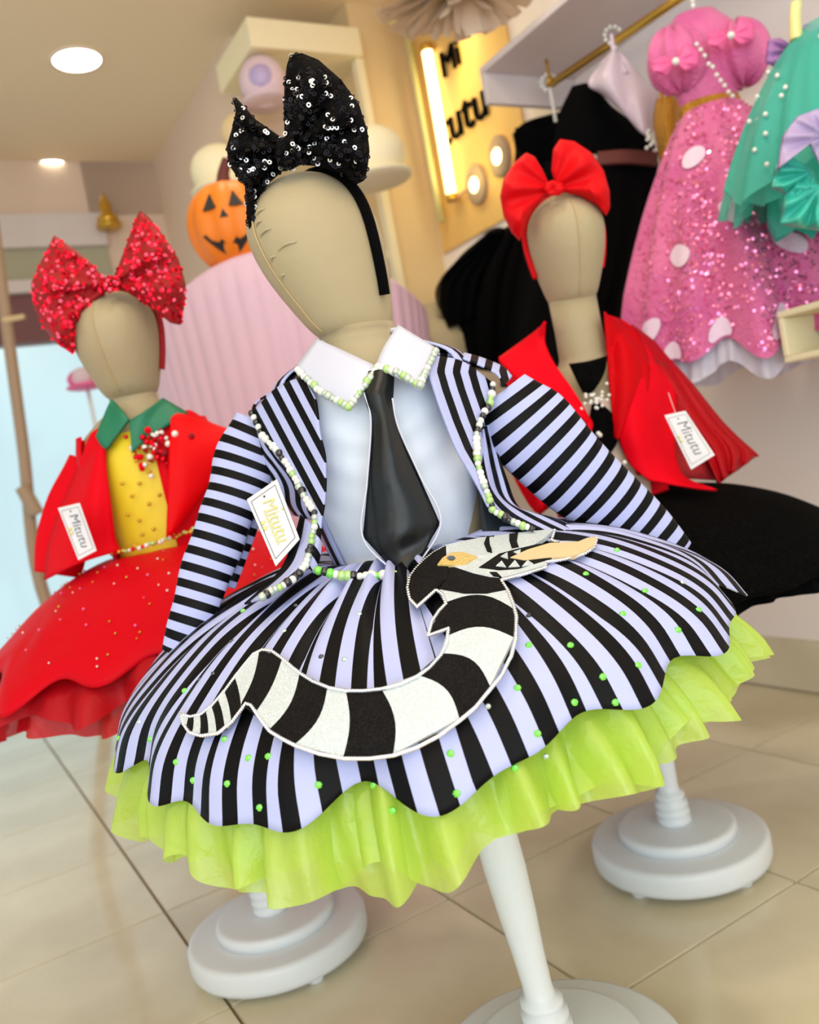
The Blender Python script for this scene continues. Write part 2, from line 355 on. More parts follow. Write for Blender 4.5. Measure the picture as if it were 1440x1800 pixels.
# neon
t = thing('neon_tube', 'glowing pale yellow upright tube light beside the wall sign', 'tube light', W(1.9, 2.8, 1.8))
na, nb = on_s(750, 85, 2.70), on_s(795, 348, 2.70)
tube('tube_glass', [(*na, .02), (*((na+nb)/2), .02), (*nb, .02)], M['neon'], t, world=True, n=6)
for q in (na, nb): tube('end_cap', [(q[0], q[1], q[2]-.012, .025), (*q, .025), (q[0], q[1], q[2]+.012, .025)], M['gold'], t, world=True, n=4)
tube('wall_clip', [(*(nb+[-.01, 0, -.02]), .005), (*(nb+[.03, -.02, 0]), .005), (*(nb+[.09, -.05, .03]), .005)], M['frame'], t, world=True)
fr = thing('sign_panel_frame', 'yellow lit wooden frame edge left of the tube light', 'frame', W(1.85, 2.85, 1.5))
fa, fb = on_s(716, 60, 2.80), on_s(776, 390, 2.80)
tube('frame_bar', [(*fa, .013), (*((fa+fb)/2), .013), (*fb, .013)], M['goldfoil'], fr, world=True, n=4)
tube('frame_bar', [(*fa, .013), (*on_s(672, 22, 2.80), .013)], M['goldfoil'], fr, world=True, n=4)
l = bpy.data.lights.new('neon_spill', 'AREA'); l.shape = 'RECTANGLE'; l.size = .05; l.size_y = .55; l.energy = 1.3; l.color = (1, .78, .3)
o = bpy.data.objects.new('neon_spill', l); COL.objects.link(o); o.location = W(1.86, 2.6, 2.1); o.rotation_euler = (Vector(W(UW, 2.45, 1.95))-Vector(W(1.86, 2.6, 2.1))).to_track_quat('-Z', 'Y').to_euler()
def text(s, size, m, parent, mw, name='lettering', ext=.002, shear=0):
    cu = bpy.data.curves.new('t', 'FONT'); cu.body = s; cu.size = size; cu.extrude = ext; cu.shear = shear; cu.align_x = 'CENTER'; cu.align_y = 'CENTER'; cu.resolution_u = 3
    o = bpy.data.objects.new('t', cu); COL.objects.link(o); bpy.context.view_layer.update()
    me = bpy.data.meshes.new_from_object(o.evaluated_get(bpy.context.evaluated_depsgraph_get())); bpy.data.objects.remove(o)
    me.transform(mw); me.materials.clear(); me.materials.append(m)
    q = bpy.data.objects.new(name, me); COL.objects.link(q); q.parent = parent
    q.matrix_parent_inverse = Matrix.Translation(-(parent.location if not parent.parent else Vector((0, 0, 0)))); return q
def frame_at(c, ex, ey):
    ex = Vector(ex).normalized(); ey = Vector(ey); ey = (ey-ex*ey.dot(ex)).normalized(); ez = ex.cross(ey)
    return Matrix(((ex[0], ey[0], ez[0], c[0]), (ex[1], ey[1], ez[1], c[1]), (ex[2], ey[2], ez[2], c[2]), (0, 0, 0, 1)))
struct(rbox('wall_glow_panel', UW-.012, UW, 2.28, 2.88, 1.62, 2.58, M['glowgold']))  # thin panel added to carry the painted glow on the wall
sg = thing('wall_sign', 'black raised letters tutu on the yellow lit wall', 'sign', W(UW, 2.6, 2.05))
away = -(W(0, 1, 0))
text('tutu', .19, M['black'], sg, frame_at(W(UW-.02, 2.59, 2.04), away, (0, 0, 1)), 'letters', .006)
text('Mi', .13, M['black'], sg, frame_at(W(UW-.02, 2.60, 2.25), away, (0, 0, 1)), 'letters', .006)
for (x, y), lb in zip(((838, 325), (878, 275)), ('round brown wall disc nearer the tube light', 'round brown wall disc nearer the red bow')):
    c = on_u(x, y, UW-.03); n = W(-1, 0, 0); mw = frame_at(c, away, (0, 0, 1))
    V = []; F = []
    for r, d in ((.001, .012), (.05, .012), (.058, .006), (.058, -.01)):
        for k in range(28): a = 2*math.pi*k/28; V.append(mw@Vector((r*math.cos(a), r*math.sin(a)*1.25, d)))
    tag(obj('wall_disc', V, grid_faces(28, 4, True)+[tuple(range(28))], M['frame']), lb, 'wall disc', 'round discs on the lit wall')
    tag(obj('glow_ring', *[(lambda vf: vf[0])(sph(c+n*-.015, .04, 12, 8, (1, 1, 1))), sph(c, 1, 12, 8)[1]], M['neon']), 'small glowing backlight behind the ' + ('left' if x == 838 else 'right') + ' wall disc', 'light')
l = bpy.data.lights.new('disc_glow', 'POINT'); l.energy = .5; l.color = (1, .85, .25); l.shadow_soft_size = .05
o = bpy.data.objects.new('disc_glow', l); COL.objects.link(o); o.location = W(UW-.12, 2.5, 1.8)

# fluffy cream tulle lamp at the top edge
t = thing('feather_lampshade', 'fluffy cream ruffled lampshade at the top edge near the sign', 'lampshade', at(780, -30, 2.5))
random.seed(5); c = at(805, -30, 2.5); L = []
for k in range(170):
    d = Vector((random.gauss(0, 1), random.gauss(0, 1), random.gauss(-.3, .8))).normalized(); e = Vector(c)+Vector((d.x*.25, d.y*.2, d.z*.13)); s = d.cross(Vector((0, 0, 1))).normalized()*.028; m_ = Vector(c)+(e-Vector(c))*.55
    L.append(([c, m_+s, e+s*.6, e-s*.6, m_-s], [(0, 1, 2, 3, 4)]))
tag(join('feather_fringe', L, M['feather'], t), kind='stuff')
tube('hanging_wire', [(c[0], c[1], c[2]+.1, .004), (c[0], c[1], CZ, .004)], M['gold'], t, world=True, n=3)

# alcove things (far, blurred)
t = thing('alcove_shelf', 'cream shelf board in the back alcove holding the plush toys', 'shelf', W(1.6, 3.05, 1.9))
rbox('board', 1.40, 1.79, 2.9, 3.2, 2.02, 2.05, M['cream'], t); rbox('board', 1.40, 1.79, 2.9, 3.2, 1.62, 1.65, M['cream'], t)
def plush(name, lb, cat, x, y, Y, r, m, sq=1, m2=None):
    c = at(x, y, Y); t = thing(name, lb, cat, c)
    join('body', [sph(c, r, 24, 16, (1, .8, sq))], m, t)
    join('brim', [sph((c[0], c[1], c[2]-r*sq*.75), r*1.12, 24, 8, (1, 1, .18))], m, t)
    if name == 'plush_hat':
        u_, s_ = c@np.array([.869, .495, 0]), c@np.array([-.495, .869, 0])
        e = W(u_, 3.2, c[2]) if u_ > 1.42 else W(1.42, max(s_, 3.34), c[2])
        tube('wall_peg', [(*c, .008), (*((c+e)/2), .008), (*e, .012)], M['cream'], t, world=True, n=6)
    if m2: join('face_disc', [sph((c[0], c[1]-r*.55, c[2]), r*.55, 20, 12, (1, .6, 1))], m2, t)
plush('plush_hat', 'lilac and cream round plush hat under the cream beam', 'hat', 462, 145, 3.2, .085, M['lilacplush'], 1.1, M['lilac'])
plush('plush_hat', 'cream dome hat just right of the black sequin bow', 'hat', 655, 275, 2.9, .11, M['cream'], .9)
plush('plush_hat', 'cream dome hat behind the pumpkin top', 'hat', 385, 300, 3.1, .10, M['cream'], .9)
plush('plush_hat', 'pale cream rounded hat between the bow tip and the lilac plush', 'hat', 425, 235, 3.2, .075, M['tan'], 1.0)
# gold ornament on the window header
t = thing('gold_ornament', 'small gold figurine on the window header ledge', 'ornament', on_s(187, 378, SF-.1))
c = on_s(187, 372, SF-.12); lathe('figure', [(.05, c[2]-.06), (.05, c[2]-.03), (.025, c[2]-.01), (.03, c[2]+.03), (.012, c[2]+.07), (.002, c[2]+.09)], M['gold'], t, c=(c[0], c[1])); lathe('plinth', [(.06, c[2]-.08), (.06, c[2]-.06)], M['gold'], t, c=(c[0], c[1]))

# pink fluted display drum and pumpkin on it
t = thing('fluted_drum', 'large pale pink fluted round display stand behind the striped dress', 'display stand', (-.27, 2.45, 0))
def drum():
    V = []; n = 360; cx, cy = -.235, 2.42; Z = [0, .05, .1, .5, .9, 1.15, 1.305, 1.36, 1.375, 1.38]
    RR = [.33, .335, .335, .345, .36, .375, .385, .388, .38, .36]
    for z, R in zip(Z, RR):
        for k in range(n):
            a = 2*math.pi*k/n; fl_ = .007*abs(math.sin(a*27))**.7 if .05 < z < 1.355 else .004
            arch = -.13*(math.cos(a)**2)*max(0, (z-.9)/.44) if z > .9 else 0
            V.append((cx+(R-.008+fl_)*math.cos(a), cy+(R-.008+fl_)*math.sin(a), z+arch))
    F = grid_faces(n, len(Z), True)+[tuple(range(n*(len(Z)-1), n*len(Z)))]
    return V, F
obj('fluted_wall', *drum(), M['pinkwall'], t)
lathe('plinth_ring', [(.34, 0.003), (.35, .01), (.35, .05), (.34, .055)], M['pinkwall'], t, c=(-.235, 2.42))
c = at(325, 628, 2.3); tube('handle', [(*(c+[-.035, 0, 0]), .011), (*c, .012), (*(c+[.03, .04, 0]), .011)], M['frame'], t, world=True)
pk = thing('pumpkin_lantern', 'orange ribbed pumpkin lantern with a carved grin on the pink stand', 'pumpkin', at(410, 460, 2.12))
pc = at(408, 400, 2.12); V = []; n = 96; nj = 28; Rp = .106
for j in range(nj+1):
    p_ = math.pi*j/nj
    for k in range(n):
        a = 2*math.pi*k/n; r = Rp*math.sin(p_)**.85*(1-.07*abs(math.cos(a*5))**3)
        V.append((pc[0]+r*math.cos(a), pc[1]+r*math.sin(a), pc[2]-Rp*1.02*math.cos(p_)*(1-.12*math.exp(-(math.sin(p_)*3)**2))))
obj('shell', V, grid_faces(n, nj+1, True), M['pumpkin'], pk)
tube('stem', [(pc[0], pc[1], pc[2]+.10, .02), (pc[0]+.005, pc[1], pc[2]+.13, .014), (pc[0]+.02, pc[1], pc[2]+.16, .012)], M['rust'], pk, world=True)
def face(name, pts, yaw=0.25):
    V = []; 
    for d in (.006, -.02):
        for (x, z) in pts:
            a = -math.pi/2 - .55 + x/Rp; zz = z; r = math.sqrt(max(0, Rp**2-zz*zz)); rr = r+d-.004
            V.append((pc[0]+rr*math.cos(a), pc[1]+rr*math.sin(a), pc[2]+zz))
    m_ = len(pts); F = [tuple(range(m_))[::-1], tuple(range(m_, 2*m_))]+[(i, (i+1) % m_, m_+(i+1) % m_, m_+i) for i in range(m_)]
    obj(name, V, F, M['pumpdark'], pk, smooth=False)
face('eye', [(.01, .02), (.045, .02), (.0275, .06)]); face('eye', [(.075, .02), (.11, .02), (.0925, .06)]); face('nose', [(.05, -.005), (.07, -.005), (.06, .015)])
def strip_face():
    xs = np.linspace(-.005, .125, 14)
    top = [(x, -.035-.028*(1-((x-.06)/.065)**2)+(.008 if i % 4 == 1 else 0)) for i, x in enumerate(xs)]; bot = [(x, -.038-.048*(1-((x-.06)/.065)**2)) for x in xs]
    for i in range(13): face('mouth' if i == 0 else 'mouth', [top[i], top[i+1], bot[i+1], bot[i]])
# mouth as one part
_b = face
segs = []
xs = np.linspace(-.005, .125, 15)
def P3(x, z, d):
    a = -math.pi/2-.55+x/Rp; r = math.sqrt(max(0, Rp**2-z*z))+d; return (pc[0]+r*math.cos(a), pc[1]+r*math.sin(a), pc[2]+z)
V = []
for d in (.003, -.02):
    for i, x in enumerate(xs):
        q = 1-((x-.06)/.065)**2; V += [P3(x, -.034-.026*q+(.008 if i % 4 == 1 else 0), d), P3(x, -.036-.05*q, d)]
F = [(2*i, 2*i+1, 2*i+3, 2*i+2) for i in range(14)]+[(30+2*i, 32+2*i, 33+2*i, 31+2*i) for i in range(14)]
obj('mouth', V, F, M['pumpdark'], pk, smooth=False)

# left background, seen past the red mannequin: counter with small wares
t = thing('low_counter', 'low white counter far behind the red bow mannequin', 'counter', at(300, 760, 3.0))
c0 = at(318, 690, 2.9)
rbox('counter_body', .9, 1.25, 2.75, 3.2, 0, c0[2]-.08, M['whitelam'], t); rbox('counter_top', .88, 1.27, 2.73, 3.22, c0[2]-.08, c0[2]-.05, M['whitelam'], t)
plush('gift_parcel', 'pale lilac rounded parcel behind the red mannequin head', 'parcel', 312, 680, 2.8, .05, M['lilac'], 1.1, M['whitelam'])
plush('plush_toy', 'pink and red blurred plush toy left of the red mannequin chin', 'toy', 150, 665, 3.4, .07, M['pinkbow'], .6, M['lilacplush'])
c = at(150, 665, 3.4); tube('display_pole', [(c[0], c[1], c[2]-.05, .008), (c[0], c[1], .5, .008), (c[0], c[1], .02, .008)], M['white_wood'], bpy.data.objects['plush_toy'], world=True)
lathe('display_foot', [(.09, .002), (.09, .018), (.01, .022)], M['white_wood'], bpy.data.objects['plush_toy'], c=(c[0], c[1]))

# cream dress form behind the striped shoulder
t = thing('dress_form', 'plain tan dress form torso behind the striped right shoulder', 'mannequin', at(780, 620, 2.4))
c = at(775, 600, 2.75); lathe('form_torso', [(.10, c[2]-.35), (.085, c[2]-.22), (.10, c[2]-.08), (.10, c[2]), (.07, c[2]+.05), (.035, c[2]+.07), (.033, c[2]+.12)], M['skin'], t, c=(c[0], c[1]))
lathe('form_pole', [(.015, .02), (.015, c[2]-.35)], M['white_wood'], t, c=(c[0], c[1])); lathe('form_foot', [(.13, .001), (.13, .02), (.02, .03)], M['white_wood'], t, c=(c[0], c[1]))
# ------------------------------------------------------------------ mannequins
def lx(mq, z): return mq['x']+mq['k']*z
TORSO = [(.088, .07, .64), (.086, .068, .70), (.094, .074, .77), (.102, .078, .84), (.106, .074, .90), (.098, .062, .94), (.070, .050, .962), (.047, .044, .975)]
def mannequin(mq, label):
    x0, y0, k = mq['x'], mq['y'], mq['k']; dz = mq['dz']
    t = thing('mannequin', label, 'mannequin', (x0, y0, 0)); mq['t'] = t
    L = [(.15, .014), (.158, .018), (.16, .026), (.16, .05), (.157, .058), (.15, .0605), (.0, .0605)]
    lathe('base_disc', L, M['white_wood'], t, 96, (x0, y0))
    lathe('upper_disc', [(.106, .0605), (.106, .076), (.103, .081), (.097, .0825), (.0, .0825)], M['white_wood'], t, 80, (x0, y0))
    for a in (.6, 2.2, 3.8, 5.3):
        lathe('foot', [(.012, .0), (.014, .004), (.014, .014)], M['white_wood'], t, 16, (x0+.13*math.cos(a), y0+.13*math.sin(a)))
    P = [(.031, .0825), (.031, .092), (.026, .096), (.031, .101), (.031, .106), (.026, .11), (.030, .115), (.030, .122), (.023, .127), (.027, .132), (.027, .138), (.0195, .142), (.0185, .155), (.020, .20), (.0235, .25), (.0262, .31), (.0262, .36), (.023, .44), (.018, .54), (.018, .66)]
    lathe('pole', P, M['white_wood'], t, 40, (x0, y0), lean=(k, 0))
    tor = [(a, b, z+dz) for a, b, z in TORSO]; zc = mq['zc']
    nb = mq.get('neck', .04); tor += [(nb*1.03, nb*1.03, .985+dz), (nb*.99, nb*.99, (.985+dz+zc)/2), (nb, nb, zc+.012)]
    lathe('torso', tor, M['skin'], t, 56, (x0, y0), lean=(k, 0))
    # head
    T = [0, .03, .09, .18, .3, .45, .6, .72, .82, .9, .96, .99, 1]; A = [.030, .039, .046, .052, .059, .066, .070, .0685, .0605, .048, .032, .016, .0005]
    B = [.034, .045, .055, .063, .073, .082, .086, .083, .073, .058, .039, .020, .0005]; S = [.0, .0, -.002, -.004, -.006, -.008, -.008, -.006, -.002, .002, .004, .004, .004]
    TA = crv(np.array([T, A, B, S]).T, 300); T, A, B, S = np.maximum.accumulate(TA[:, 0]), TA[:, 1], TA[:, 2], TA[:, 3]
    hh = mq['hh']; V = []; n = 72; yaw = mq['yaw']; sc = mq.get('hs', 1); rows = 40
    tt = [0.5-0.5*math.cos(math.pi*j/rows) for j in range(rows+1)]
    def hp(t_, a, d=0):
        aa, bb, ss = np.interp(t_, T, A)*sc+d, np.interp(t_, T, B)*sc+d, np.interp(t_, T, S)
        # smooth profile
        lx_, ly_ = aa*math.cos(a), bb*math.sin(a)+ss
        z = zc+hh*t_; cx = x0+k*z+mq.get('hk', 0)*(z-zc); cy = y0
        return (cx+lx_*math.cos(yaw)-ly_*math.sin(yaw), cy+lx_*math.sin(yaw)+ly_*math.cos(yaw), z)
    for t_ in tt:
        for q in range(n): V.append(hp(t_, 2*math.pi*q/n))
    h = obj('head', V, grid_faces(n, rows+1, True), M['skin'], t)
    md = h.modifiers.new('smooth', 'SMOOTH'); md.iterations = 6; md.factor = .5
    mq['hp'] = hp
    # centre seam on the face (front is -y before yaw) and neck seam
    tube('face_seam', [(*hp(u, -math.pi/2, .0006), .0011) for u in np.linspace(.05, .93, 14)], M['seam'], h, world=True, n=40, nr=6)
    tube('neck_seam', [(*hp(.012, a, -.004), .0016) for a in np.linspace(0, 2*math.pi, 20)], M['dark'], h, world=True, n=60, nr=6)
    return t
MA = dict(x=.060, y=1.041, k=-.083, dz=0, zc=.979, hh=.203, yaw=-.85, hk=-.09, hs=.97, neck=.046)
ML = dict(x=-.372, y=1.514, k=-.062, dz=.03, zc=1.022, hh=.188, yaw=-.09, hk=.03, hs=1.03)
MR = dict(x=.378, y=1.559, k=-.020, dz=-.03, zc=1.046, hh=.196, yaw=.06, hk=.06, hs=.97, neck=.042)
mannequin(MA, 'beige cloth mannequin on white round stand wearing the black and white striped dress')
mannequin(ML, 'beige cloth mannequin on white round stand wearing the red and yellow dress')
mannequin(MR, 'beige cloth mannequin on white round stand wearing the open red jacket')
# puckers in the cloth beside the face seam
h = [c for c in MA['t'].children if c.name.startswith('head')][0]
for t_, a0_, ln in ((.72, -1.5, .22), (.66, -1.52, .16), (.60, -1.48, .26), (.50, -1.25, .34), (.46, -1.5, .14), (.36, -1.5, .12)):
    tube('cloth_pucker', [(*MA['hp'](t_+.02*math.sin(f_*2), a0_+ln*f_, -.0012+.0022*math.sin(math.pi*f_)), .0015) for f_ in np.linspace(0, 1, 7)], M['skin'], h, world=True, n=16, nr=8)
for a, b in (((467, 425), (492, 432)), ((470, 440), (500, 446)), ((500, 478), (536, 462)), ((480, 470), (500, 478)), ((520, 520), (538, 512))):
    pass

# ------------------------------------------------------------------ skirt surface
class Skirt:
    def __init__(s, mq, prof, dx=0, tilt=0, folds=14, amp=.012, seed=1, dy=0, drop=0):
        s.mq, s.prof, s.dx, s.dy, s.tilt, s.drop = mq, np.array(prof, float), dx, dy, tilt, drop
        random.seed(seed); s.w = [(random.uniform(.7, 1.25), random.uniform(0, 6.28), f) for f in folds]; s.amp = amp
        s.P = crv(s.prof, 200); d = np.r_[0, np.cumsum(np.linalg.norm(np.diff(s.P, axis=0), axis=1))]; s.T = d/d[-1]
    def rz(s, t): return np.interp(t, s.T, s.P[:, 0]), np.interp(t, s.T, s.P[:, 1])
    def fold(s, a): return sum(w*math.sin(a*f+p+.5*math.sin(a*2+p)) for w, p, f in s.w)/len(s.w)
    def pt(s, a, t, off=0, fold=True):
        r, z = s.rz(t); w = s.fold(a)*s.amp*min(1, t*1.6)**1.2 if fold else 0
        r2, z2 = r+w*1.0+off*.6, z-w*.9*(.3+.7*t)+off*.8+w*.0
        x = lx(s.mq, z)+s.dx+r2*math.sin(a); y = s.mq['y']+s.dy-r2*math.cos(a)
        return np.array([x, y, z2+s.tilt*r2*math.sin(a)-s.drop*max(0, math.cos(a+.4))**2*t**1.3])
    def mesh(s, name, m, parent, na=720, nt=44, uvf=None, t0=0, t1=1, sol=0, ruff=None):
        V = []; UV = []
        for j in range(nt):
            t = t0+(t1-t0)*j/(nt-1)
            for i in range(na):
                a = -math.pi+2*math.pi*i/(na-1); p = s.pt(a, t)
                if ruff: p = p+ruff(a, t)
                V.append(p); UV.append(uvf(a, t) if uvf else (a, t))
        return obj(name, V, grid_faces(na, nt), m, parent, uv=UV, sol=sol)
    def hit(s, px, py, off=.012):
        """where the sight line of a photo position meets the skirt's upper side"""
        q = ray(px, py); q = q/q[1]
        for Y in np.arange(.55, 1.1, .002):
            p = CAM+q*Y; x = p[0]-lx(s.mq, p[2])-s.dx; y = p[1]-s.mq['y']-s.dy; r = math.hypot(x, y)
            if r < s.P[-1, 0]+.01:
                zs = np.interp(r, s.P[:, 0], s.P[:, 1])+s.tilt*x if r > s.P[0, 0] else 9
                if p[2] < zs+off: return Y
        return 1.0
def dressparts(): pass

def bodyY(mq, x, y, off):
    dz = mq['dz']; q = ray(x, y); q = q/q[1]
    Ys = np.arange(mq['y']-.16, mq['y']+.001, .0015); P = CAM[None]+q[None]*Ys[:, None]; z = P[:, 2]-dz
    A_ = np.interp(z, [t[2] for t in TORSO], [t[0] for t in TORSO])+off; B_ = np.interp(z, [t[2] for t in TORSO], [t[1] for t in TORSO])+off
    ins = ((P[:, 0]-mq['x']-mq['k']*P[:, 2])/A_)**2+((P[:, 1]-mq['y'])/B_)**2 < 1
    i = np.argmax(ins); return Ys[i] if ins[i] else 9
# ------------------------------------------------------------------ the striped dress
D = thing('striped_dress', 'black and white striped jacket dress with lime underskirt on the front mannequin', 'dress', (MA['x'], MA['y'], .5))
SK = Skirt(MA, [(.080, .722), (.12, .728), (.18, .720), (.25, .700), (.31, .668), (.345, .640), (.363, .608)], dx=-.020, tilt=.025, folds=[9, 14, 23], amp=.024, seed=4, drop=.055)
random.seed(8); B = [-math.pi]
while B[-1] < math.pi-.2: B.append(B[-1]+random.uniform(.17, .34))
B[-1] = math.pi; B = np.array(B); NS = 74
def skuv(a, t):
    j = min(max(np.searchsorted(B, a, side='right')-1, 0), len(B)-2); c = (B[j]+B[j+1])/2
    r, _ = SK.rz(t); g = (r/.372)**.75
    return (NS/(2*math.pi)*(c+(a-c)*g)+.25*math.sin(3*a+4*t)*t, t)
def pleat(a, t):
    j = min(max(np.searchsorted(B, a, side='right')-1, 0), len(B)-2); f = (a-B[j])/(B[j+1]-B[j]); e = min(f, 1-f)*(B[j+1]-B[j])
    d = -.012*math.exp(-(e/.03)**2)*max(0, 1-t*1.15)*min(1, t*6)
    d += .0035*math.sin(a*46+2*math.sin(a*5))*math.exp(-((t-.18)/.2)**2)*min(1, t*8)
    return np.array([0, 0, d])
sk = SK.mesh('skirt', M['black_lav'], D, uvf=skuv, ruff=pleat, na=1080, nt=52, sol=.0015)
# lime petticoat: two ruffled layers
PT = Skirt(MA, [(.20, .675), (.30, .638), (.334, .608), (.354, .578), (.364, .548)], dx=-.028, tilt=.025, folds=[9, 14, 23], amp=.024, seed=4, drop=.05)
def ruff1(a, t):
    w = (max(0, t-.62)/.38)**.8; q = math.sin(a*27+2.0*math.sin(a*5)+1.5*t)+.6*math.sin(a*53+3*math.sin(a*3)-4*t); z = math.sin(a*8+1)+.6*math.sin(a*13)+.35*math.sin(a*31)
    return np.array([math.sin(a)*.012*q*w, -math.cos(a)*.012*q*w, .008*z*w-.006*w+.004*q*w])
PT.mesh('petticoat_layer', M['lime'], D, na=900, nt=30, ruff=ruff1)
PT2 = Skirt(MA, [(.20, .67), (.30, .63), (.332, .60), (.348, .568), (.352, .542)], dx=-.020, tilt=.025, folds=[11, 17], amp=.014, seed=9, drop=.05)
def ruff2(a, t):
    w = max(0, t-.4)/.6; q = math.sin(a*33+3*math.sin(a*4)+3*t)+.6*math.sin(a*61+1-3*t); z = math.sin(a*7)+.8*math.sin(a*11+2)
    return np.array([math.sin(a)*.014*q*w, -math.cos(a)*.014*q*w, .008*z*w])
PT2.mesh('petticoat_layer', M['lime'], D, na=900, nt=24, ruff=ruff2)
PT3 = Skirt(MA, [(.16, .68), (.26, .64), (.32, .59), (.345, .555)], dx=-.020, tilt=.025, folds=[5], amp=.004, seed=2, drop=.05)
PT3.mesh('lining', M['lime'], D, na=240, nt=8)

# bodice
def ell_lathe(name, rows, m, mq, parent, n=64, dx=0, wr=None):
    V = []
    for i, (a, b, z) in enumerate(rows):
        for k in range(n):
            t = 2*math.pi*k/n; w = wr(t, z) if wr else 0
            V.append((lx(mq, z)+dx+(a+w)*math.cos(t), mq['y']+(b+w)*math.sin(t), z))
    return obj(name, V, grid_faces(n, len(rows), True), m, parent)
rows = [tuple(r) for r in crv([(a+.006, b+.010, z) for a, b, z in [(.079, .066, .705)]+[q for q in TORSO[2:-3]]+[(.099, .064, .935)]], 40)]
ell_lathe('shirt_bodice', rows, M['satin'], MA, D, dx=-.008, wr=lambda t, z: .0015*math.sin(z*160+3*math.sin(t*3))*math.exp(-((z-.85)/.06)**2))
# collar wings
def wing(r0, r1, nm='collar_wing', m=None, par=None, so=.004): return patch(nm, [r0, [((a[0]+b[0])/2, (a[1]+b[1])/2, min(a[2], b[2])+.004) for a, b in zip(r0, r1)], r1], m or M['collar'], par or D, nu=14, nv=10, sol=so, lu=False, lv=False)
wing([(558, 597, 1.00), (600, 616, .975), (660, 645, .952)], [(521, 648, .99), (563, 688, .955), (614, 721, .925)])
wing([(661, 645, .952), (676, 610, .97), (700, 573, 1.0)], [(741, 683, .925), (752, 650, .95), (766, 614, .985)])
# back of the collar round the neck
tube('collar_band', [(562, 604, 1.0, .003), (590, 600, 1.075, .006), (650, 590, 1.09, .006), (698, 580, 1.0, .003)], M['collar'], D, n=20, nr=8)
# tie
patch('tie', [[(650, 654, .944), (671, 652, .938), (692, 656, .944)], [(640, 690, .935), (664, 690, .926), (689, 700, .935)], [(655, 740, .93), (676, 738, .921), (697, 750, .93)], [(649, 848, .925), (690, 846, .908), (735, 837, .922)],
              [(640, 943, .925), (700, 935, .903), (772, 920, .918)], [(672, 978, .915), (706, 978, .903), (748, 968, .91)], [(708, 1014, .905), (713, 1018, .90), (718, 1014, .905)]], M['tie'], D, nu=14, nv=60, sol=.005, lv=True,
      fold=lambda a, b: .0025*math.sin(b*22+a*5)*b)
# shirt revers seam lines
for pts in ([(640, 690), (652, 740), (645, 850), (638, 945), (700, 1012)], [(690, 700), (700, 750), (738, 835), (775, 920), (722, 1012)]):
    tube('placket_edge', [(x, y, .932-.03*(y-690)/320, .0012) for x, y in pts], M['collar'], D, n=40, nr=6)
# jacket fronts
LI = [(530, 663), (554, 699), (563, 763), (572, 806), (572, 870), (565, 921), (563, 972), (553, 1008)]
LO = [(442, 727), (464, 770), (489, 793), (515, 834), (535, 872), (553, 900), (553, 926), (538, 992)]
def pl(P, v): P = np.array(P, float); return np.array([np.interp(v, np.linspace(0, 1, len(P)), P[:, k]) for k in range(P.shape[1])])
def uvL(a, b, x, y): return (((x-500)*.88-(y-800)*.47)/24.5+.15, b)
rows = [[(*LO[i], Yo), ((LO[i][0]+LI[i][0])/2, (LO[i][1]+LI[i][1])/2-(12 if i == 0 else 0), Ym), (*LI[i], Yi)] for i, (Yo, Ym, Yi) in enumerate([(1.03, 1.0, .985), (1.01, .98, .955), (.99, .965, .94), (.97, .952, .934), (.955, .942, .93), (.94, .93, .925), (.93, .92, .92), (.905, .905, .905)])]
jl = patch('jacket_front', rows, M['black_lav'], D, 20, 50, uvf=uvL, sol=.003)
RI = [(761, 626), (754, 654), (763, 686), (782, 740), (803, 791), (824, 827), (843, 861), (858, 890)]
RO = [(867, 675), (862, 707), (848, 732), (837, 761), (838, 791), (842, 825), (852, 854), (867, 897)]
def uvR(a, b, x, y): return ((x-np.interp(y, [626, 654, 686, 740, 791, 827, 861, 890], [761, 754, 763, 782, 803, 824, 843, 858]))/27.5+.05, b)
rows = [[(*RI[i], Yi), ((RO[i][0]+RI[i][0])/2, (RO[i][1]+RI[i][1])/2-(14 if i == 0 else 0), Ym), (*RO[i], Yo)] for i, (Yi, Ym, Yo) in enumerate([(.985, .995, 1.02), (.955, .98, 1.01), (.94, .965, .99), (.934, .95, .97), (.93, .945, .96), (.93, .94, .95), (.93, .935, .94), (.925, .93, .935)])]
jr = patch('jacket_front', rows, M['black_lav'], D, 20, 50, uvf=uvR, sol=.003)
# shoulder caps behind the fronts
patch('shoulder_cap', [[(442, 727, 1.03), (455, 704, 1.05), (530, 662, 1.03)], [(446, 718, 1.06), (465, 698, 1.08), (532, 662, 1.06)]], M['black_lav'], D, 12, 6, uvf=uvL)
patch('shoulder_cap', [[(764, 622, 1.0), (805, 628, 1.01), (870, 655, 1.01), (885, 680, 1.0)], [(768, 619, 1.04), (820, 622, 1.05), (880, 643, 1.05), (900, 662, 1.03)]], M['black_lav'], D, 16, 6, uvf=uvR)
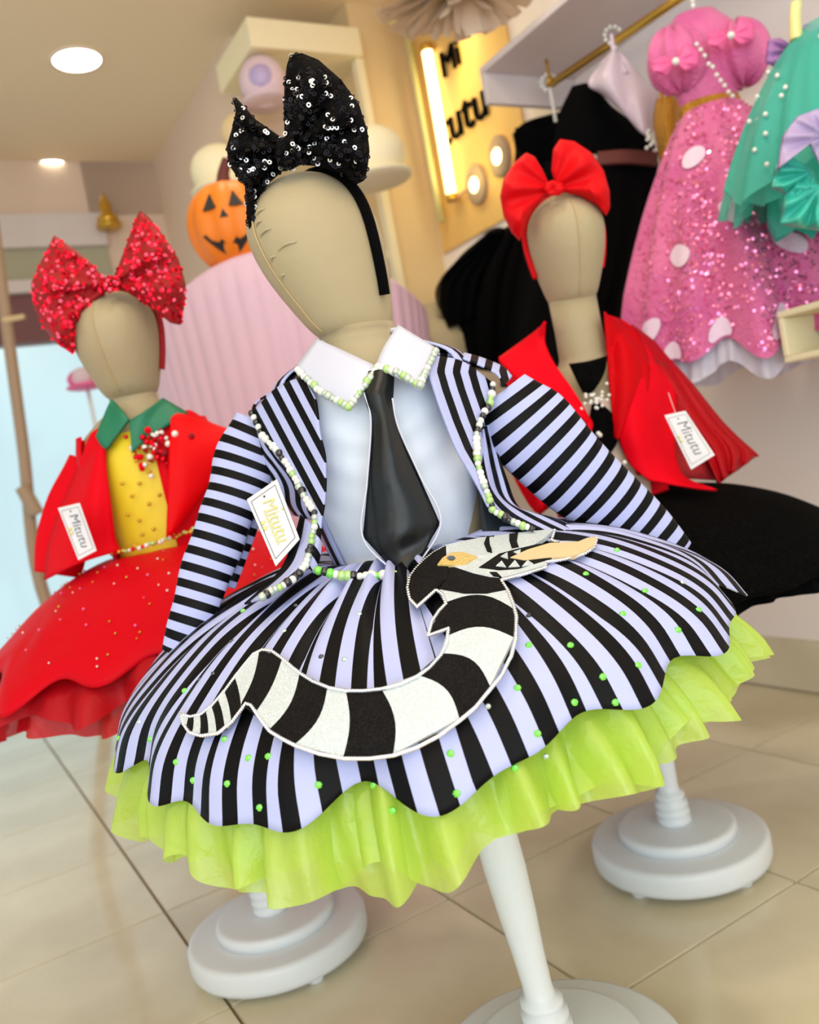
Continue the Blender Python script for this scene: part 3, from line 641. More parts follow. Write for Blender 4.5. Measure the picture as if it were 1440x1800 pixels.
# jacket sides behind the bead edges
patch('jacket_side', [[(440, 735, 1.035), (468, 765, 1.02)], [(458, 800, 1.04), (500, 810, 1.0)], [(490, 860, 1.03), (535, 870, .98)], [(515, 905, 1.01), (553, 915, .955)]], M['black_lav'], D, 12, 30, uvf=lambda a, b, x, y: (a*2.4+.4*math.sin(b*9), b), fold=lambda a, b: .006*math.sin(a*7+b*9))
patch('jacket_hem_flap', [[(528, 905, .965), (555, 925, .935)], [(515, 950, .95), (552, 965, .92)], [(490, 1005, .925), (535, 998, .90)], [(430, 1062, .91), (462, 1052, .875)]], M['black_lav'], D, 12, 30, uvf=lambda a, b, x, y: (a*1.2+.55, b), fold=lambda a, b: .004*math.sin(a*7))
patch('jacket_hem_flap', [[(838, 765, 1.0), (862, 742, 1.02)], [(838, 815, .985), (890, 840, 1.02)], [(850, 857, .965), (915, 895, 1.0)], [(880, 900, .945), (975, 912, .98)], [(935, 930, .93), (1050, 945, .96)]], M['black_lav'], D, 20, 40, uvf=lambda a, b, x, y: (a*2.6+.2+.3*b, b), fold=lambda a, b: .004*math.sin(a*9+b*6))
# dark inner lining seen past the right front
patch('jacket_lining', [[(842, 850, .985), (862, 840, 1.0)], [(845, 900, .975), (905, 905, .985)], [(850, 948, .96), (930, 940, .965)]], mat('dark_teal_lining', (22, 34, 44), .6), D, 10, 12)
def half_back(name, rows, m, mq, parent, a0, a1, off, n=50):
    V = []; UV = []
    for a, b, z in rows:
        for k in range(n):
            t = a0+(a1-a0)*k/(n-1); V.append((lx(mq, z)+(a+off)*math.cos(t), mq['y']+(b+off)*math.sin(t), z)); UV.append((t*3.6, z))
    return obj(name, V, grid_faces(n, len(rows)), m, parent, uv=UV, sol=.002)
half_back('jacket_back', [tuple(r) for r in crv([(.083, .07, .712)]+list(TORSO[2:-2])+[(.06, .05, .962)], 24)], M['black_lav'], MA, D, -.55, math.pi+.55, .016)
# sleeves
def sleeve(name, pts, ring, wr, flat=.5): return tube(name, pts, M['black_lav'], D, 60, 40, flat=flat, rings=ring, wr=wr)
s1 = sleeve('sleeve', [(462, 745, 1.05, .034), (438, 800, 1.045, .038), (408, 880, 1.03, .034), (370, 985, 1.01, .030), (330, 1100, .99, .024), (312, 1150, .985, .020)], 1/.0196, lambda t, L: .04*math.sin(t*2+L*40)+.03*math.sin(L*90+t))
sleeve('sleeve_fold', [(455, 800, 1.06, .020), (435, 900, 1.05, .018), (412, 975, 1.04, .016), (395, 1030, 1.03, .013)], 1/.0196, lambda t, L: 0)
s2 = sleeve('sleeve', [(880, 690, 1.03, .036), (922, 745, 1.03, .053), (985, 810, 1.03, .051), (1060, 875, 1.035, .046), (1125, 935, 1.04, .041), (1178, 988, 1.04, .034)], 1/.0222, lambda t, L: .03*math.sin(t*3+L*30))
# beads: pearls, pale green and clear crystals, black
KB = ['pearl', 'gbead', 'cbead', 'kbead', 'pearl', 'cbead']
def beads(line, mats, parent, r=.0045, step=9.0, nm='bead', jit=.9):
    for i, (x, y, Y) in enumerate(resample(line, step)):
        rr = r*random.uniform(.75, 1.15); dot(nm, at(x+random.uniform(-jit, jit), y+random.uniform(-jit, jit), Y-.004), rr, M[random.choice(mats)], parent)
random.seed(3)
cw = ['gbead', 'cbead', 'cbead', 'pearl']
beads([(523, 650, .985), (563, 688, .952), (614, 716, .922), (636, 685, .935), (664, 645, .948)], cw, D, .0046, 8)
beads([(664, 645, .948), (700, 655, .935), (738, 678, .922), (750, 650, .945), (766, 617, .98)], cw, D, .0046, 8)
jb = ['pearl', 'pearl', 'gbead', 'cbead', 'kbead']
beads([(*LO[i], rows_[0]) for i, rows_ in enumerate([(1.03,), (1.01,), (.99,), (.97,), (.952,), (.935,), (.93,), (.905,)])]+[(517, 1018, .89), (461, 1049, .87)], jb, D, .0046, 8.5)
beads([(*RO[i], Yo) for i, Yo in enumerate((1.015, 1.005, .985, .965, .955, .945, .935, .93))]+[(898, 916, .925), (935, 930, .92)], jb, D, .0046, 8.5)
bpy.context.view_layer.update()
beads([(560, 1003, .90), (600, 1012, .898), (650, 1013, .895), (705, 1008, .895)], ['ggem', 'gbead', 'kbead', 'pearl'], D, .0055, 10)
# gems on the skirt
from mathutils.bvhtree import BVHTree
BV = []
for q in list(D.children):
    if q.name.split('.')[0] in ('skirt', 'shirt_bodice', 'tie', 'jacket_front', 'jacket_hem_flap', 'jacket_side', 'petticoat_layer'):
        BV.append(BVHTree.FromPolygons([v.co for v in q.data.vertices], [tuple(p.vertices) for p in q.data.polygons]))
def surfY(x, y):
    r = Vector(ray(x, y)).normalized(); b = 9
    for t in BV:
        h = t.ray_cast(Vector(CAM), r)
        if h[0] is not None: b = min(b, h[0].y)
    return b if b < 9 else 1.0
random.seed(21)
GP = [(265, 1300, 'g'), (310, 1340, 'g'), (340, 1372, 'g'), (437, 1333, 'g'), (472, 1330, 'g'), (400, 1378, 'g'), (457, 1420, 'g'), (405, 1262, 'g'), (428, 1075, 'g'), (375, 1185, 'k'), (352, 1195, 'k'), (408, 1128, 'k'), (325, 1215, 'g'), (210, 1298, 'g'), (245, 1270, 'c'), (395, 1300, 'g'),
      (792, 1325, 'g'), (905, 1350, 'g'), (803, 1395, 'g'), (657, 1380, 'g'), (945, 1290, 'g'), (930, 1135, 'g'), (1003, 1135, 'g'), (1082, 1235, 'g'), (1122, 1170, 'g'), (1228, 1073, 'g'), (1134, 1040, 'g'), (1030, 1010, 'g'), (1085, 968, 'g'), (1192, 1108, 'g'), (1095, 1080, 'g'),
      (606, 1160, 'c'), (858, 1242, 'c'), (632, 1080, 'c'), (565, 1155, 'k'), (930, 1083, 'k'), (1200, 1025, 'c'), (520, 1065, 'k'), (500, 1110, 'c'), (910, 1210, 'g'), (1010, 1235, 'g'), (1060, 1190, 'g'), (960, 1330, 'c'), (690, 1425, 'g'), (560, 1380, 'g')]
for x, y, kk in GP:
    Y = surfY(x, y)-.001; dot('gem', at(x, y, Y), .0034 if kk == 'g' else .0028, M[{'g': 'ggem', 'c': 'cbead', 'k': 'kbead'}[kk]], D, 'gem')
# serpent applique on the skirt front
A = tag(bpy.data.objects.new('serpent_applique', None)); COL.objects.link(A); A.parent = D; A.matrix_parent_inverse = Matrix.Translation(-D.location)
A['label'] = 'black and white banded serpent applique edged in rhinestones'
def C4(p): return (300+p[0]/1.8, 900+p[1]/1.8)
YH = {}
def app_Y(x, y):
    h = y-(816-.1888*(x-720)); Y = SK.hit(x, y, .026)
    f = min(1, max(0, (h-215)/90)); Yt = .885-.00022*(h-150)
    return Yt*(1-f)+min(Y, .95)*f
cache = {}
_pts = [(x, y) for x in range(320, 1050, 12) for y in range(930, 1340, 12)]
_in = lambda x, y: (y > 1130 and abs(math.hypot((x-560)/1.0, (y-1090)*1.0)-190) < 75 and x < 760) or (730 < x < 915 and y > 950) or (730 < x < 1045 and y < 1020 and y > 925)
_S = np.array([(x, y, surfY(x, y)) for x, y in _pts if _in(x, y)])
def _B(x, y):
    X, Y = (np.asarray(x, float)-680)/370, (np.asarray(y, float)-1130)/200
    return np.stack([X**0, X, Y, X*X, X*Y, Y*Y, X**2*Y, X*Y*Y, Y**3, X**3, Y**4, X**4], -1)
_c = np.linalg.lstsq(_B(_S[:, 0], _S[:, 1]), _S[:, 2], rcond=None)[0]; _sh = np.percentile(_B(_S[:, 0], _S[:, 1])@_c-_S[:, 2], 99)
def app_Y(x, y): return float(_B(x, y)@_c)-_sh-.003
def appat(x, y, off=0):
    key = (round(x, 1), round(y, 1))
    if key not in cache: cache[key] = app_Y(x, y)
    return at(x, y, cache[key]-off)
ST = [((35, 632), (33, 650)), ((62, 648), (52, 694)), ((78, 647), (74, 702)), ((97, 640), (98, 706)), ((115, 628), (125, 704)), ((132, 612), (150, 698)), ((152, 590), (176, 682)), ((172, 565), (196, 660)), ((205, 520), (228, 622)), ((285, 438), (226, 612)), ((357, 468), (272, 640)), ((412, 512), (314, 694)), ((500, 556), (396, 738)),
      ((556, 566), (549, 776)), ((668, 562), (706, 768)), ((780, 520), (915, 658)), ((856, 452), (1012, 556)), ((872, 400), (1086, 402)), ((872, 292), (1090, 315)), ((852, 250), (1062, 246))]
def band(i, black, bow0=0, bow1=0):
    (a0, b0), (a1, b1) = ST[i], ST[i+1]; V = []; nu, nv = 10, 9
    a0, b0, a1, b1 = map(lambda p: np.array(C4(p)), (a0, b0, a1, b1))
    for j in range(nv):
        f = j/(nv-1)
        for q in range(nu):
            g = q/(nu-1); s0 = a0*(1-g)+b0*g; s1 = a1*(1-g)+b1*g; n = (s1+s0)/2*0
            d0 = np.array([-(b0-a0)[1], (b0-a0)[0]])*-bow0*math.sin(math.pi*g); d1 = np.array([-(b1-a1)[1], (b1-a1)[0]])*-bow1*math.sin(math.pi*g)
            p = (s0+d0)*(1-f)+(s1+d1)*f; V.append(appat(*p))
    obj('black_band' if black else 'white_band', V, grid_faces(nu, nv), M['blackgl' if black else 'whitegl'], A, sol=.0045, smooth=False)
bows = {9: .06, 10: .05, 11: .1, 12: .12, 13: -.02, 14: -.12, 15: -.2, 16: -.16, 17: -.16, 18: -.16, 19: -.0}
bows.update({1: 0, 13: .08, 14: .12, 15: .18, 16: .2, 17: .15, 18: .16, 19: .12})
for i in range(len(ST)-1): band(i, i % 2 == 1 if i < 8 else i in (9, 11, 13, 15, 17), bows.get(i, .04), bows.get(i+1, .04))
# small fins at the throat
def polyfan(name, pts, m, off=0, th=.0045, ctr=None):
    c = np.mean(pts, axis=0) if ctr is None else np.array(ctr); K = 6; n = len(pts); V = []
    for k in range(K):
        for p in pts: V.append(appat(*(c+(np.array(p)-c)*(1-k/K)), off=off))
    V.append(appat(*c, off=off)); F = grid_faces(n, K, True)+[((K-1)*n+i, (K-1)*n+(i+1) % n, K*n) for i in range(n)]
    return obj(name, V, F, m, A, sol=th, smooth=False)
c4 = lambda L: [C4(p) for p in L]
polyfan('black_band', c4([(872, 292), (815, 392), (880, 365), (884, 380), (888, 300)]), M['blackgl'], .001)
polyfan('tail_fin', c4([(240, 606), (226, 612), (262, 640), (272, 640)]), M['blackgl'], .001)
# head: black cheek and nape, white crown, jaws
NAPE = [(852, 248), (842, 246), (815, 270), (780, 300), (757, 275), (750, 240), (757, 205), (775, 180), (800, 155), (830, 130), (872, 110), (876, 150), (845, 172), (900, 180), (960, 200), (1010, 210), (1045, 212), (1058, 240), (1062, 250), (1000, 262), (930, 262)]
polyfan('head_patch', c4(NAPE), M['blackgl'], .002, ctr=C4((880, 215)))
CROWN = [(872, 110), (925, 98), (1000, 84), (1060, 76), (1130, 68), (1212, 60), (1190, 84), (1150, 110), (1100, 122), (1040, 138), (975, 182), (1040, 190), (1100, 186), (1186, 160), (1186, 174), (1120, 194), (1045, 214), (1010, 211), (960, 200), (900, 180), (876, 174), (874, 150)]
polyfan('snout', c4(CROWN), M['whitegl'], .003, ctr=C4((940, 150)))
polyfan('mouth', c4([(975, 182), (1040, 138), (1100, 122), (1160, 108), (1230, 100), (1250, 118), (1230, 140), (1186, 160), (1100, 186), (1040, 190)]), M['blackgl'], .004)
polyfan('tongue', c4([(1075, 150), (1130, 125), (1200, 104), (1290, 100), (1320, 88), (1347, 84), (1340, 110), (1310, 130), (1275, 144), (1190, 150), (1120, 158)]), M['tan'], .006)
for tri in ([(1030, 176), (1048, 160), (1062, 180)], [(1070, 180), (1090, 158), (1105, 178)], [(1112, 178), (1130, 158), (1148, 170)], [(1045, 146), (1066, 133), (1068, 154)], [(1085, 132), (1108, 124), (1106, 142)]): polyfan('tooth', c4(tri), M['whitegl'], .006)
for st in ([(1000, 84), (1024, 80), (1010, 100), (1018, 135), (1002, 130), (992, 105)], [(1072, 75), (1100, 71), (1096, 100), (1102, 116), (1080, 120), (1072, 95)], [(1010, 196), (1032, 196), (1048, 212), (1022, 208)]): polyfan('head_stripe', c4(st), M['blackgl'], .005)
polyfan('eye', c4([(845, 172), (862, 150), (890, 134), (925, 132), (972, 148), (940, 168), (900, 174)]), mat('gold_eye_foam', (222, 190, 110), .35, bump=.4, bscale=300), .006)
polyfan('pupil', c4([(875, 150), (884, 144), (896, 145), (902, 151), (894, 158), (882, 157)]), M['kbead'], .008)
trim = [(33, 640), (62, 648), (97, 640), (132, 612), (172, 565), (205, 520), (235, 482), (262, 450), (290, 436), (320, 440), (357, 466), (385, 492), (412, 512), (450, 536), (500, 556), (556, 566), (610, 566), (668, 560), (725, 545), (780, 520), (820, 492), (856, 452), (873, 415), (880, 368), (815, 392), (828, 345), (850, 312), (872, 290), (860, 260), (840, 246), (780, 300), (757, 275), (750, 240), (757, 205), (775, 180), (800, 155), (830, 130), (872, 108), (925, 96), (1000, 82), (1060, 74), (1130, 66), (1215, 58), (1205, 90), (1230, 98), (1290, 98), (1320, 86), (1350, 80), (1340, 112), (1310, 132), (1250, 150), (1186, 158), (1186, 176), (1120, 196), (1045, 216), (1068, 250), (1084, 290), (1094, 330), (1092, 400), (1078, 455), (1048, 515), (1012, 560), (965, 618), (915, 660), (850, 708), (780, 745), (706, 770), (630, 780), (549, 780), (470, 765), (396, 740), (350, 716), (314, 694), (280, 650), (255, 612), (238, 606), (196, 662), (150, 700), (98, 708), (60, 698), (40, 670), (33, 640)]
L = []
for x, y in resample(c4(trim), 4.3): L.append(sph(appat(x, y, .0045), .0019, 6, 4))
tag(join('rhinestone_trim', L, M['stone'], A, smooth=False), kind='stuff')

# ------------------------------------------------------------------ hang tags
def hang_tag(label, quad, Y, scale=1., loopto=None, par=None, clean=True, rd=.0):
    """quad: TL, TR, BR, BL in photo positions (text runs along TL->BL side turned)"""
    q = [at(x, y, yy) for (x, y), yy in zip(quad, Y)]; c = sum(q)/4; t = thing('price_tag', label, 'tag', tuple(c), 'white shop tags on the dresses')
    n = np.cross(q[1]-q[0], q[3]-q[0]); n /= np.linalg.norm(n); n = n if n[1] < 0 else -n
    ex = ((q[3]-q[0])+(q[2]-q[1]))/2; ey = ((q[0]+q[3])-(q[1]+q[2]))/2*-1  # ex along long side
    o = obj('card', [p+n*.0008 for p in q]+[p-n*.0008 for p in q], [(0, 1, 2, 3), (7, 6, 5, 4), (0, 4, 5, 1), (1, 5, 6, 2), (2, 6, 7, 3), (3, 7, 4, 0)], M['card'], t, smooth=False)
    b = o.modifiers.new('b', 'BEVEL'); b.width = .003; b.segments = 3; b.limit_method = 'ANGLE'
    def P(u, v, d=.0012): return (q[0]*(1-u)+q[3]*u)*(1-v)+(q[1]*(1-u)+q[2]*u)*v+n*d
    Lf = []
    for (u0, v0), (u1, v1) in (((.07, .1), (.93, .1)), ((.93, .1), (.93, .9)), ((.93, .9), (.07, .9)), ((.07, .9), (.07, .1))):
        a, b_ = P(u0, v0), P(u1, v1); w = np.cross(n, b_-a); w = w/np.linalg.norm(w)*.0004; Lf.append(([a+w, b_+w, b_-w, a-w], [(0, 1, 2, 3)]))
    join('border_line', Lf, M['greyprint'], t, smooth=False)
    W_ = np.linalg.norm(ex); Hh = np.linalg.norm(q[1]-q[0]); up = q[1]-q[0]
    text('Mitutu', W_*.25, M['goldfoil'] if clean else M['greyprint'], t, frame_at(P(.5, .55, .0013), ex, up), 'lettering', .0002, .25)
    if clean:
        sv, sf = sph(P(.45, .86), .0016, 5, 3); obj('star_print', sv, sf, M['goldfoil'], t)
        for k in range(14): pass
        Lf = []
        for k in range(15):
            a = P(.3+.036*k, .34); e = ex/np.linalg.norm(ex)*.0009; g = up/np.linalg.norm(up)*.0014; Lf.append(([a-e-g, a+e-g, a+e+g, a-e+g], [(0, 1, 2, 3)]))
        join('small_print', Lf, M['goldfoil'], t, smooth=False)
    bw = [sph(P(.47+s*.04, .18), .0035*scale, 6, 4, (1, .3, .8)) for s in (-1, 1)]; join('bow_print', bw, M['goldfoil'], t)
    hv = P(.12, .5, .001); sv = sph(hv, .0014, 8, 5); obj('eyelet', *sv, M['kbead'], t)
    if loopto: tube('string', [(*hv, .0005), (*((hv+at(*loopto))/2+np.array([0, 0, -.003])), .0005), (*at(*loopto), .0005)], M['card'], t, world=True, nr=5)
    return t
hang_tag('white rectangular shop tag with gold lettering hanging by the striped sleeve', [(434, 878), (487, 842), (527, 948), (485, 996)], (.975, .965, .93, .93), loopto=(478, 845, .985))
# ------------------------------------------------------------------ bow headbands
def lobe(name, P, c, m, parent, thick=.03, ridges=4, nr=26, na=120, ampl=.25, tip=None, dY=0):
    """P: closed outline [(px,py)], knot point c=(px,py), Y: a puffed loop with folds running out of the knot"""
    (cx, cy, Y) = c; out = resample(list(P)+[P[0]], 1.0); out = out[np.linspace(0, len(out)-1, na+1).astype(int)[:-1]]
    cen = np.mean(out, axis=0); V = []; d0 = np.array([cx, cy])
    L = max(np.linalg.norm(out-d0, axis=1))
    def bulge(p, k):
        d = p-d0; r = np.linalg.norm(d)/L; a = math.atan2(d[1], d[0]); return thick*k*(.35+.65*min(1, r*1.3))*(1+ampl*math.sin(a*ridges*2+1))
    for side in (1, -1):
        for k in range(nr):
            s = 1-k/nr
            for p in out:
                q = cen+(p-cen)*s; h = math.sqrt(max(0, 1-s**2.2)); V.append(at(q[0], q[1], Y+dY*min(1, np.linalg.norm(q-d0)/L)-side*bulge(q, h)))
    V.append(at(*cen, Y+dY*.5-bulge(cen, 1))); V.append(at(*cen, Y+dY*.5+bulge(cen, 1)))
    n = na; F = grid_faces(n, nr, True); F += [((nr-1)*n+i, (nr-1)*n+(i+1) % n, 2*nr*n) for i in range(n)]
    G = [tuple(i+nr*n for i in f[::-1]) for f in grid_faces(n, nr, True)]+[(nr*n+(nr-1)*n+(i+1) % n, nr*n+(nr-1)*n+i, 2*nr*n+1) for i in range(n)]
    F += G+[(i, nr*n+i, nr*n+(i+1) % n, (i+1) % n) for i in range(n)]
    return obj(name, V, F, m, parent), (out, cen, bulge, Y, dY, d0, L)
def sequins(name, info, m, parent, n, r=.0026, ring=True, seed=1, both=False, flatness=.35):
    out, cen, bulge, Y, dY, d0, L = info; random.seed(seed); V = []; F = []; na = len(out); K = 8
    for _ in range(n):
        i = random.randrange(na); s = math.sqrt(random.random()); q = cen+(out[i]-cen)*s; h = math.sqrt(max(0, 1-s**2.2))
        p = at(q[0], q[1], Y+dY*min(1, np.linalg.norm(q-d0)/L)-bulge(q, h)-.0015)
        nn = Vector((random.gauss(0, flatness)+(q[0]-cen[0])/400, -1, random.gauss(0, flatness)-(q[1]-cen[1])/400)).normalized(); e1 = nn.cross(Vector((0, 0, 1))).normalized(); e2 = nn.cross(e1)
        o = len(V); pv = Vector(p)
        for k in range(K):
            a = 2*math.pi*k/K; d = e1*math.cos(a)+e2*math.sin(a); V.append(pv+d*r)
            if ring: V.append(pv+d*r*.45)
        if ring: F += [(o+2*k, o+2*((k+1) % K), o+2*((k+1) % K)+1, o+2*k+1) for k in range(K)]
        else: F.append(tuple(range(o, o+K)))
    return tag(obj(name, V, F, m, parent, smooth=False), kind='stuff')
def arc_band(mq, t, m, u0, u1, r, a0=0, n=40, d=.004, top=.8, flat=1, back=0):
    """headband over the head, in the head's side-to-side plane"""
    hp = mq['hp']; pts = []
    for u in np.linspace(u0, .985, 14): pts.append(hp(u, 0+back, d))
    for u in np.linspace(.985, u1, 14): pts.append(hp(u, math.pi-back, d))
    V = []
    return tube('band', [(*p, r) for p in pts], m, t, world=True, n=60, nr=10, flat=flat)
# black sequin bow
HB = thing('bow_headband', 'large black sequin bow headband on the front mannequin', 'headband', at(520, 290, 1.02))
arc_band(MA, HB, M['velvet'], .20, .55, .0065, back=.30)
random.seed(2)
R1 = [(500, 235), (499, 200), (500, 150), (504, 115), (510, 97), (530, 93), (560, 105), (600, 140), (632, 185), (646, 230), (650, 265), (646, 300), (640, 318), (625, 325), (600, 305), (560, 292), (525, 290), (508, 262)]
R2 = [(505, 245), (490, 238), (450, 210), (425, 182), (415, 171), (409, 176), (415, 195), (408, 225), (398, 258), (402, 290), (420, 315), (430, 325), (432, 350), (434, 385), (438, 408), (446, 400), (449, 360), (470, 325), (500, 298), (512, 275)]
o1, i1 = lobe('bow_loop', R1, (508, 262, .99), M['blackcloth'], HB, .035, 5, ampl=.3)
o2, i2 = lobe('bow_loop', R2, (508, 262, 1.0), M['blackcloth'], HB, .03, 5, ampl=.3)
kn, ik = lobe('bow_knot', [(487, 250), (500, 240), (520, 245), (532, 262), (528, 290), (510, 300), (490, 292), (482, 270)], (507, 270, .985), M['blackcloth'], HB, .02, 2, ampl=.1)
sequins('sequin', i1, M['blackseq'], o1, 380, .0026, True, 1, flatness=.3); sequins('sequin', i2, M['blackseq'], o2, 280, .0026, True, 2, flatness=.3); sequins('sequin', ik, M['blackseq'], kn, 60, .0026, True, 3)
for q_, i_, n_, s_ in ((o1, i1, 40, 71), (o2, i2, 30, 72), (kn, ik, 6, 73)): sequins('sequin_painted_glint', i_, M['glintseq'], q_, n_, .0027, True, s_, flatness=.2)
# red sequin bow, left
HB = thing('bow_headband', 'red sequin bow headband on the left mannequin', 'headband', at(195, 500, 1.46))
arc_band(ML, HB, M['redcloth'], .22, .22, .0055, back=.15)
R1 = [(197, 492), (207, 470), (222, 430), (238, 385), (246, 370), (262, 382), (290, 418), (314, 455), (327, 500), (325, 535), (318, 572), (300, 568), (265, 540), (225, 515), (200, 508)]
R2 = [(192, 492), (176, 480), (160, 462), (130, 438), (95, 413), (82, 440), (66, 470), (54, 500), (58, 535), (75, 575), (100, 605), (130, 623), (134, 590), (145, 560), (170, 530), (188, 512)]
Yb = 1.455
o1, i1 = lobe('bow_loop', R1, (196, 500, Yb), M['redcloth'], HB, .04, 4, ampl=.35); o2, i2 = lobe('bow_loop', R2, (196, 500, Yb), M['redcloth'], HB, .04, 4, ampl=.35)
kn, ik = lobe('bow_knot', [(182, 490), (196, 484), (208, 488), (212, 500), (206, 512), (190, 514), (180, 504)], (196, 500, Yb-.02), M['redcloth'], HB, .02, 2, ampl=.1)
sequins('sequin', i1, M['redseq'], o1, 230, .0034, False, 4, flatness=.4); sequins('sequin', i2, M['redseq'], o2, 230, .0034, False, 5, flatness=.4); sequins('sequin', ik, M['redseq'], kn, 30, .003, False, 6)
for q_, i_, n_, s_ in ((o1, i1, 60, 74), (o2, i2, 60, 75), (kn, ik, 5, 76)): sequins('sequin_painted_glint', i_, M['pinkglint'], q_, n_, .0033, False, s_, flatness=.2)
# red satin bow, right
HB = thing('bow_headband', 'plain red satin bow headband on the right mannequin', 'headband', at(970, 330, 1.5))
arc_band(MR, HB, M['redbow'], .3, .3, .005, back=.1)
hp = MR['hp']
R1 = [(976, 322), (969, 300), (972, 262), (984, 244), (1010, 248), (1040, 268), (1062, 300), (1072, 335), (1073, 365), (1066, 380), (1050, 362), (1020, 345), (990, 338)]
R2 = [(966, 325), (955, 300), (940, 275), (925, 268), (905, 285), (885, 315), (879, 345), (885, 380), (900, 410), (914, 424), (925, 390), (935, 370), (955, 348), (968, 340)]
o1, _ = lobe('bow_loop', R1, (972, 332, 1.5), M['redbow'], HB, .032, 4, ampl=.3); o2, _ = lobe('bow_loop', R2, (972, 332, 1.5), M['redbow'], HB, .032, 4, ampl=.3)
lobe('bow_knot', [(958, 322), (972, 316), (990, 322), (994, 334), (984, 344), (964, 344), (955, 334)], (972, 332, 1.48), M['redbow'], HB, .014, 2, ampl=.1)

# ------------------------------------------------------------------ left: red and yellow dress
D2 = thing('red_dress', 'red jacket dress with yellow bodice and green collar on the left mannequin', 'dress', (ML['x'], ML['y'], .5))
S2 = Skirt(ML, [(.082, .757), (.12, .757), (.18, .737), (.24, .705), (.295, .665), (.335, .635), (.352, .612)], dx=-.0, tilt=.03, folds=[7, 11, 16], amp=.036, seed=6)
S2.mesh('skirt', mat('red_glitter_satin', (204, 0, 22), .5, spec=.1, bump=.1, bscale=30, sheen=.0), D2, na=480, nt=30, sol=.002)
def rf(f, am, w0=.3, za=.012):
    def g(a, t):
        w = max(0, t-w0)/(1-w0); q = math.sin(a*f+1.5*math.sin(a*5))+.5*math.sin(a*f*1.9+1); z = math.sin(a*7)+.7*math.sin(a*12+2)
        return np.array([math.sin(a)*am*q*w, -math.cos(a)*am*q*w, za*z*w])
    return g
for k, (pr, f) in enumerate((([(.2, .70), (.29, .64), (.345, .605), (.362, .572)], 15), ([(.2, .68), (.28, .60), (.325, .57), (.34, .54)], 19))):
    Skirt(ML, pr, tilt=.05, folds=[5, 9], amp=.02, seed=6+k).mesh('tulle_layer', M['redsheer'], D2, na=480, nt=16, ruff=rf(f, .016))
rows = [tuple(r) for r in crv([(a+.004, b+.008, z+.03) for a, b, z in TORSO[1:-3]]+[(.099, .066, .962)], 30)]
ell_lathe('bodice', rows, M['yellow'], ML, D2)
half_back('jacket_back', [tuple(r) for r in crv([(a, b, z+.03) for a, b, z in TORSO[1:-2]], 24)], M['red'], ML, D2, -1.28, math.pi+.64, .014)
YL = 1.425; BODY[:] = [ML, .014]
BODY[1] = .024
wing([(196, 702, 1.46), (213, 720, 1.43), (228, 738, YL)], [(170, 768, 1.45), (178, 782, 1.435), (186, 790, 1.42)], m=M['green'], par=D2, so=.006)
wing([(228, 742, YL), (255, 722, 1.43), (285, 701, 1.47)], [(232, 797, 1.41), (262, 770, 1.425), (330, 727, 1.47)], m=M['green'], par=D2, so=.006)
BODY[1] = .014
patch('jacket_front', [[(160, 762, 1.49), (175, 752, 1.46), (196, 745, 1.44)], [(150, 785, 1.47), (170, 785, 1.44), (187, 785, 1.43)], [(135, 830, 1.48), (160, 830, 1.43), (188, 825, 1.42)], [(105, 900, 1.47), (150, 900, 1.41), (196, 890, 1.41)], [(85, 960, 1.46), (140, 965, 1.4), (203, 945, 1.41)], [(78, 1020, 1.44), (140, 990, 1.39), (212, 968, 1.41)]], M['red'], D2, 14, 24, fold=lambda a, b: .006*math.sin(a*6+b*2))
patch('jacket_front', [[(318, 728, 1.46), (333, 722, 1.48), (370, 745, 1.52)], [(302, 800, 1.43), (350, 790, 1.44), (432, 772, 1.5)], [(296, 870, 1.41), (330, 850, 1.42), (380, 830, 1.47)], [(293, 945, 1.40), (315, 915, 1.41), (340, 890, 1.44)]], M['red'], D2, 16, 24, sol=.004, fold=lambda a, b: .004*math.sin(a*6+b*3))
tube('sleeve', [(385, 770, 1.53, .045), (385, 840, 1.53, .055), (375, 900, 1.52, .052), (385, 960, 1.50, .045), (400, 1010, 1.49, .04)], M['red'], D2, 24, 30, flat=.6, wr=lambda t, L: .06*math.sin(3*t+L*30))
tube('sleeve', [(150, 810, 1.53, .03), (125, 880, 1.53, .04), (110, 960, 1.52, .045), (100, 1010, 1.51, .04)], M['red'], D2, 24, 30, flat=.6, wr=lambda t, L: .06*math.sin(3*t+L*30))
BODY[1] = .020
patch('lapel', [[(300, 735, 1.44), (320, 728, 1.455), (400, 755, 1.5)], [(298, 780, 1.42), (330, 790, 1.42), (436, 768, 1.47)], [(296, 840, 1.405), (330, 860, 1.41), (375, 840, 1.44)], [(294, 940, 1.395), (298, 942, 1.395), (302, 940, 1.40)]], mat('bright_red_satin', (226, 0, 10), .5, spec=.12), D2, 14, 24, sol=.004)
BODY[0] = None
random.seed(12)
for k in range(26): dot('waist_bead', at(197+k*6+random.uniform(-1, 1), 972-k*1.0-(k*k)*.03+random.uniform(-2, 2), 1.40+abs(k-10)*.002), random.uniform(.003, .005), M[random.choice(['pearl', 'gold', 'gbead', 'redseq'])], D2)
for k in range(60):
    x, y = random.gauss(275, 22), random.gauss(785, 22); dot('brooch_bead', at(x, y, 1.415+abs(x-260)*.0002), random.uniform(.0025, .006), M[random.choice(['redseq', 'redseq', 'redcloth', 'pearl', 'red'])], D2)
for x, y in [(240, 810), (262, 830), (245, 850), (232, 872), (262, 886), (245, 915), (270, 930), (250, 940), (215, 850), (280, 870), (225, 905), (236, 960)]: dot('bodice_bead', at(x, y, 1.418), .0035, M['gold'], D2)
for k in range(80):
    a, t_ = random.uniform(-1.4, .9), random.uniform(.15, 1); p = S2.pt(a, t_, .004); dot('skirt_glint', p, random.uniform(.0012, .0022), M[random.choice(['pearl', 'gold', 'pinkbow'])], D2)
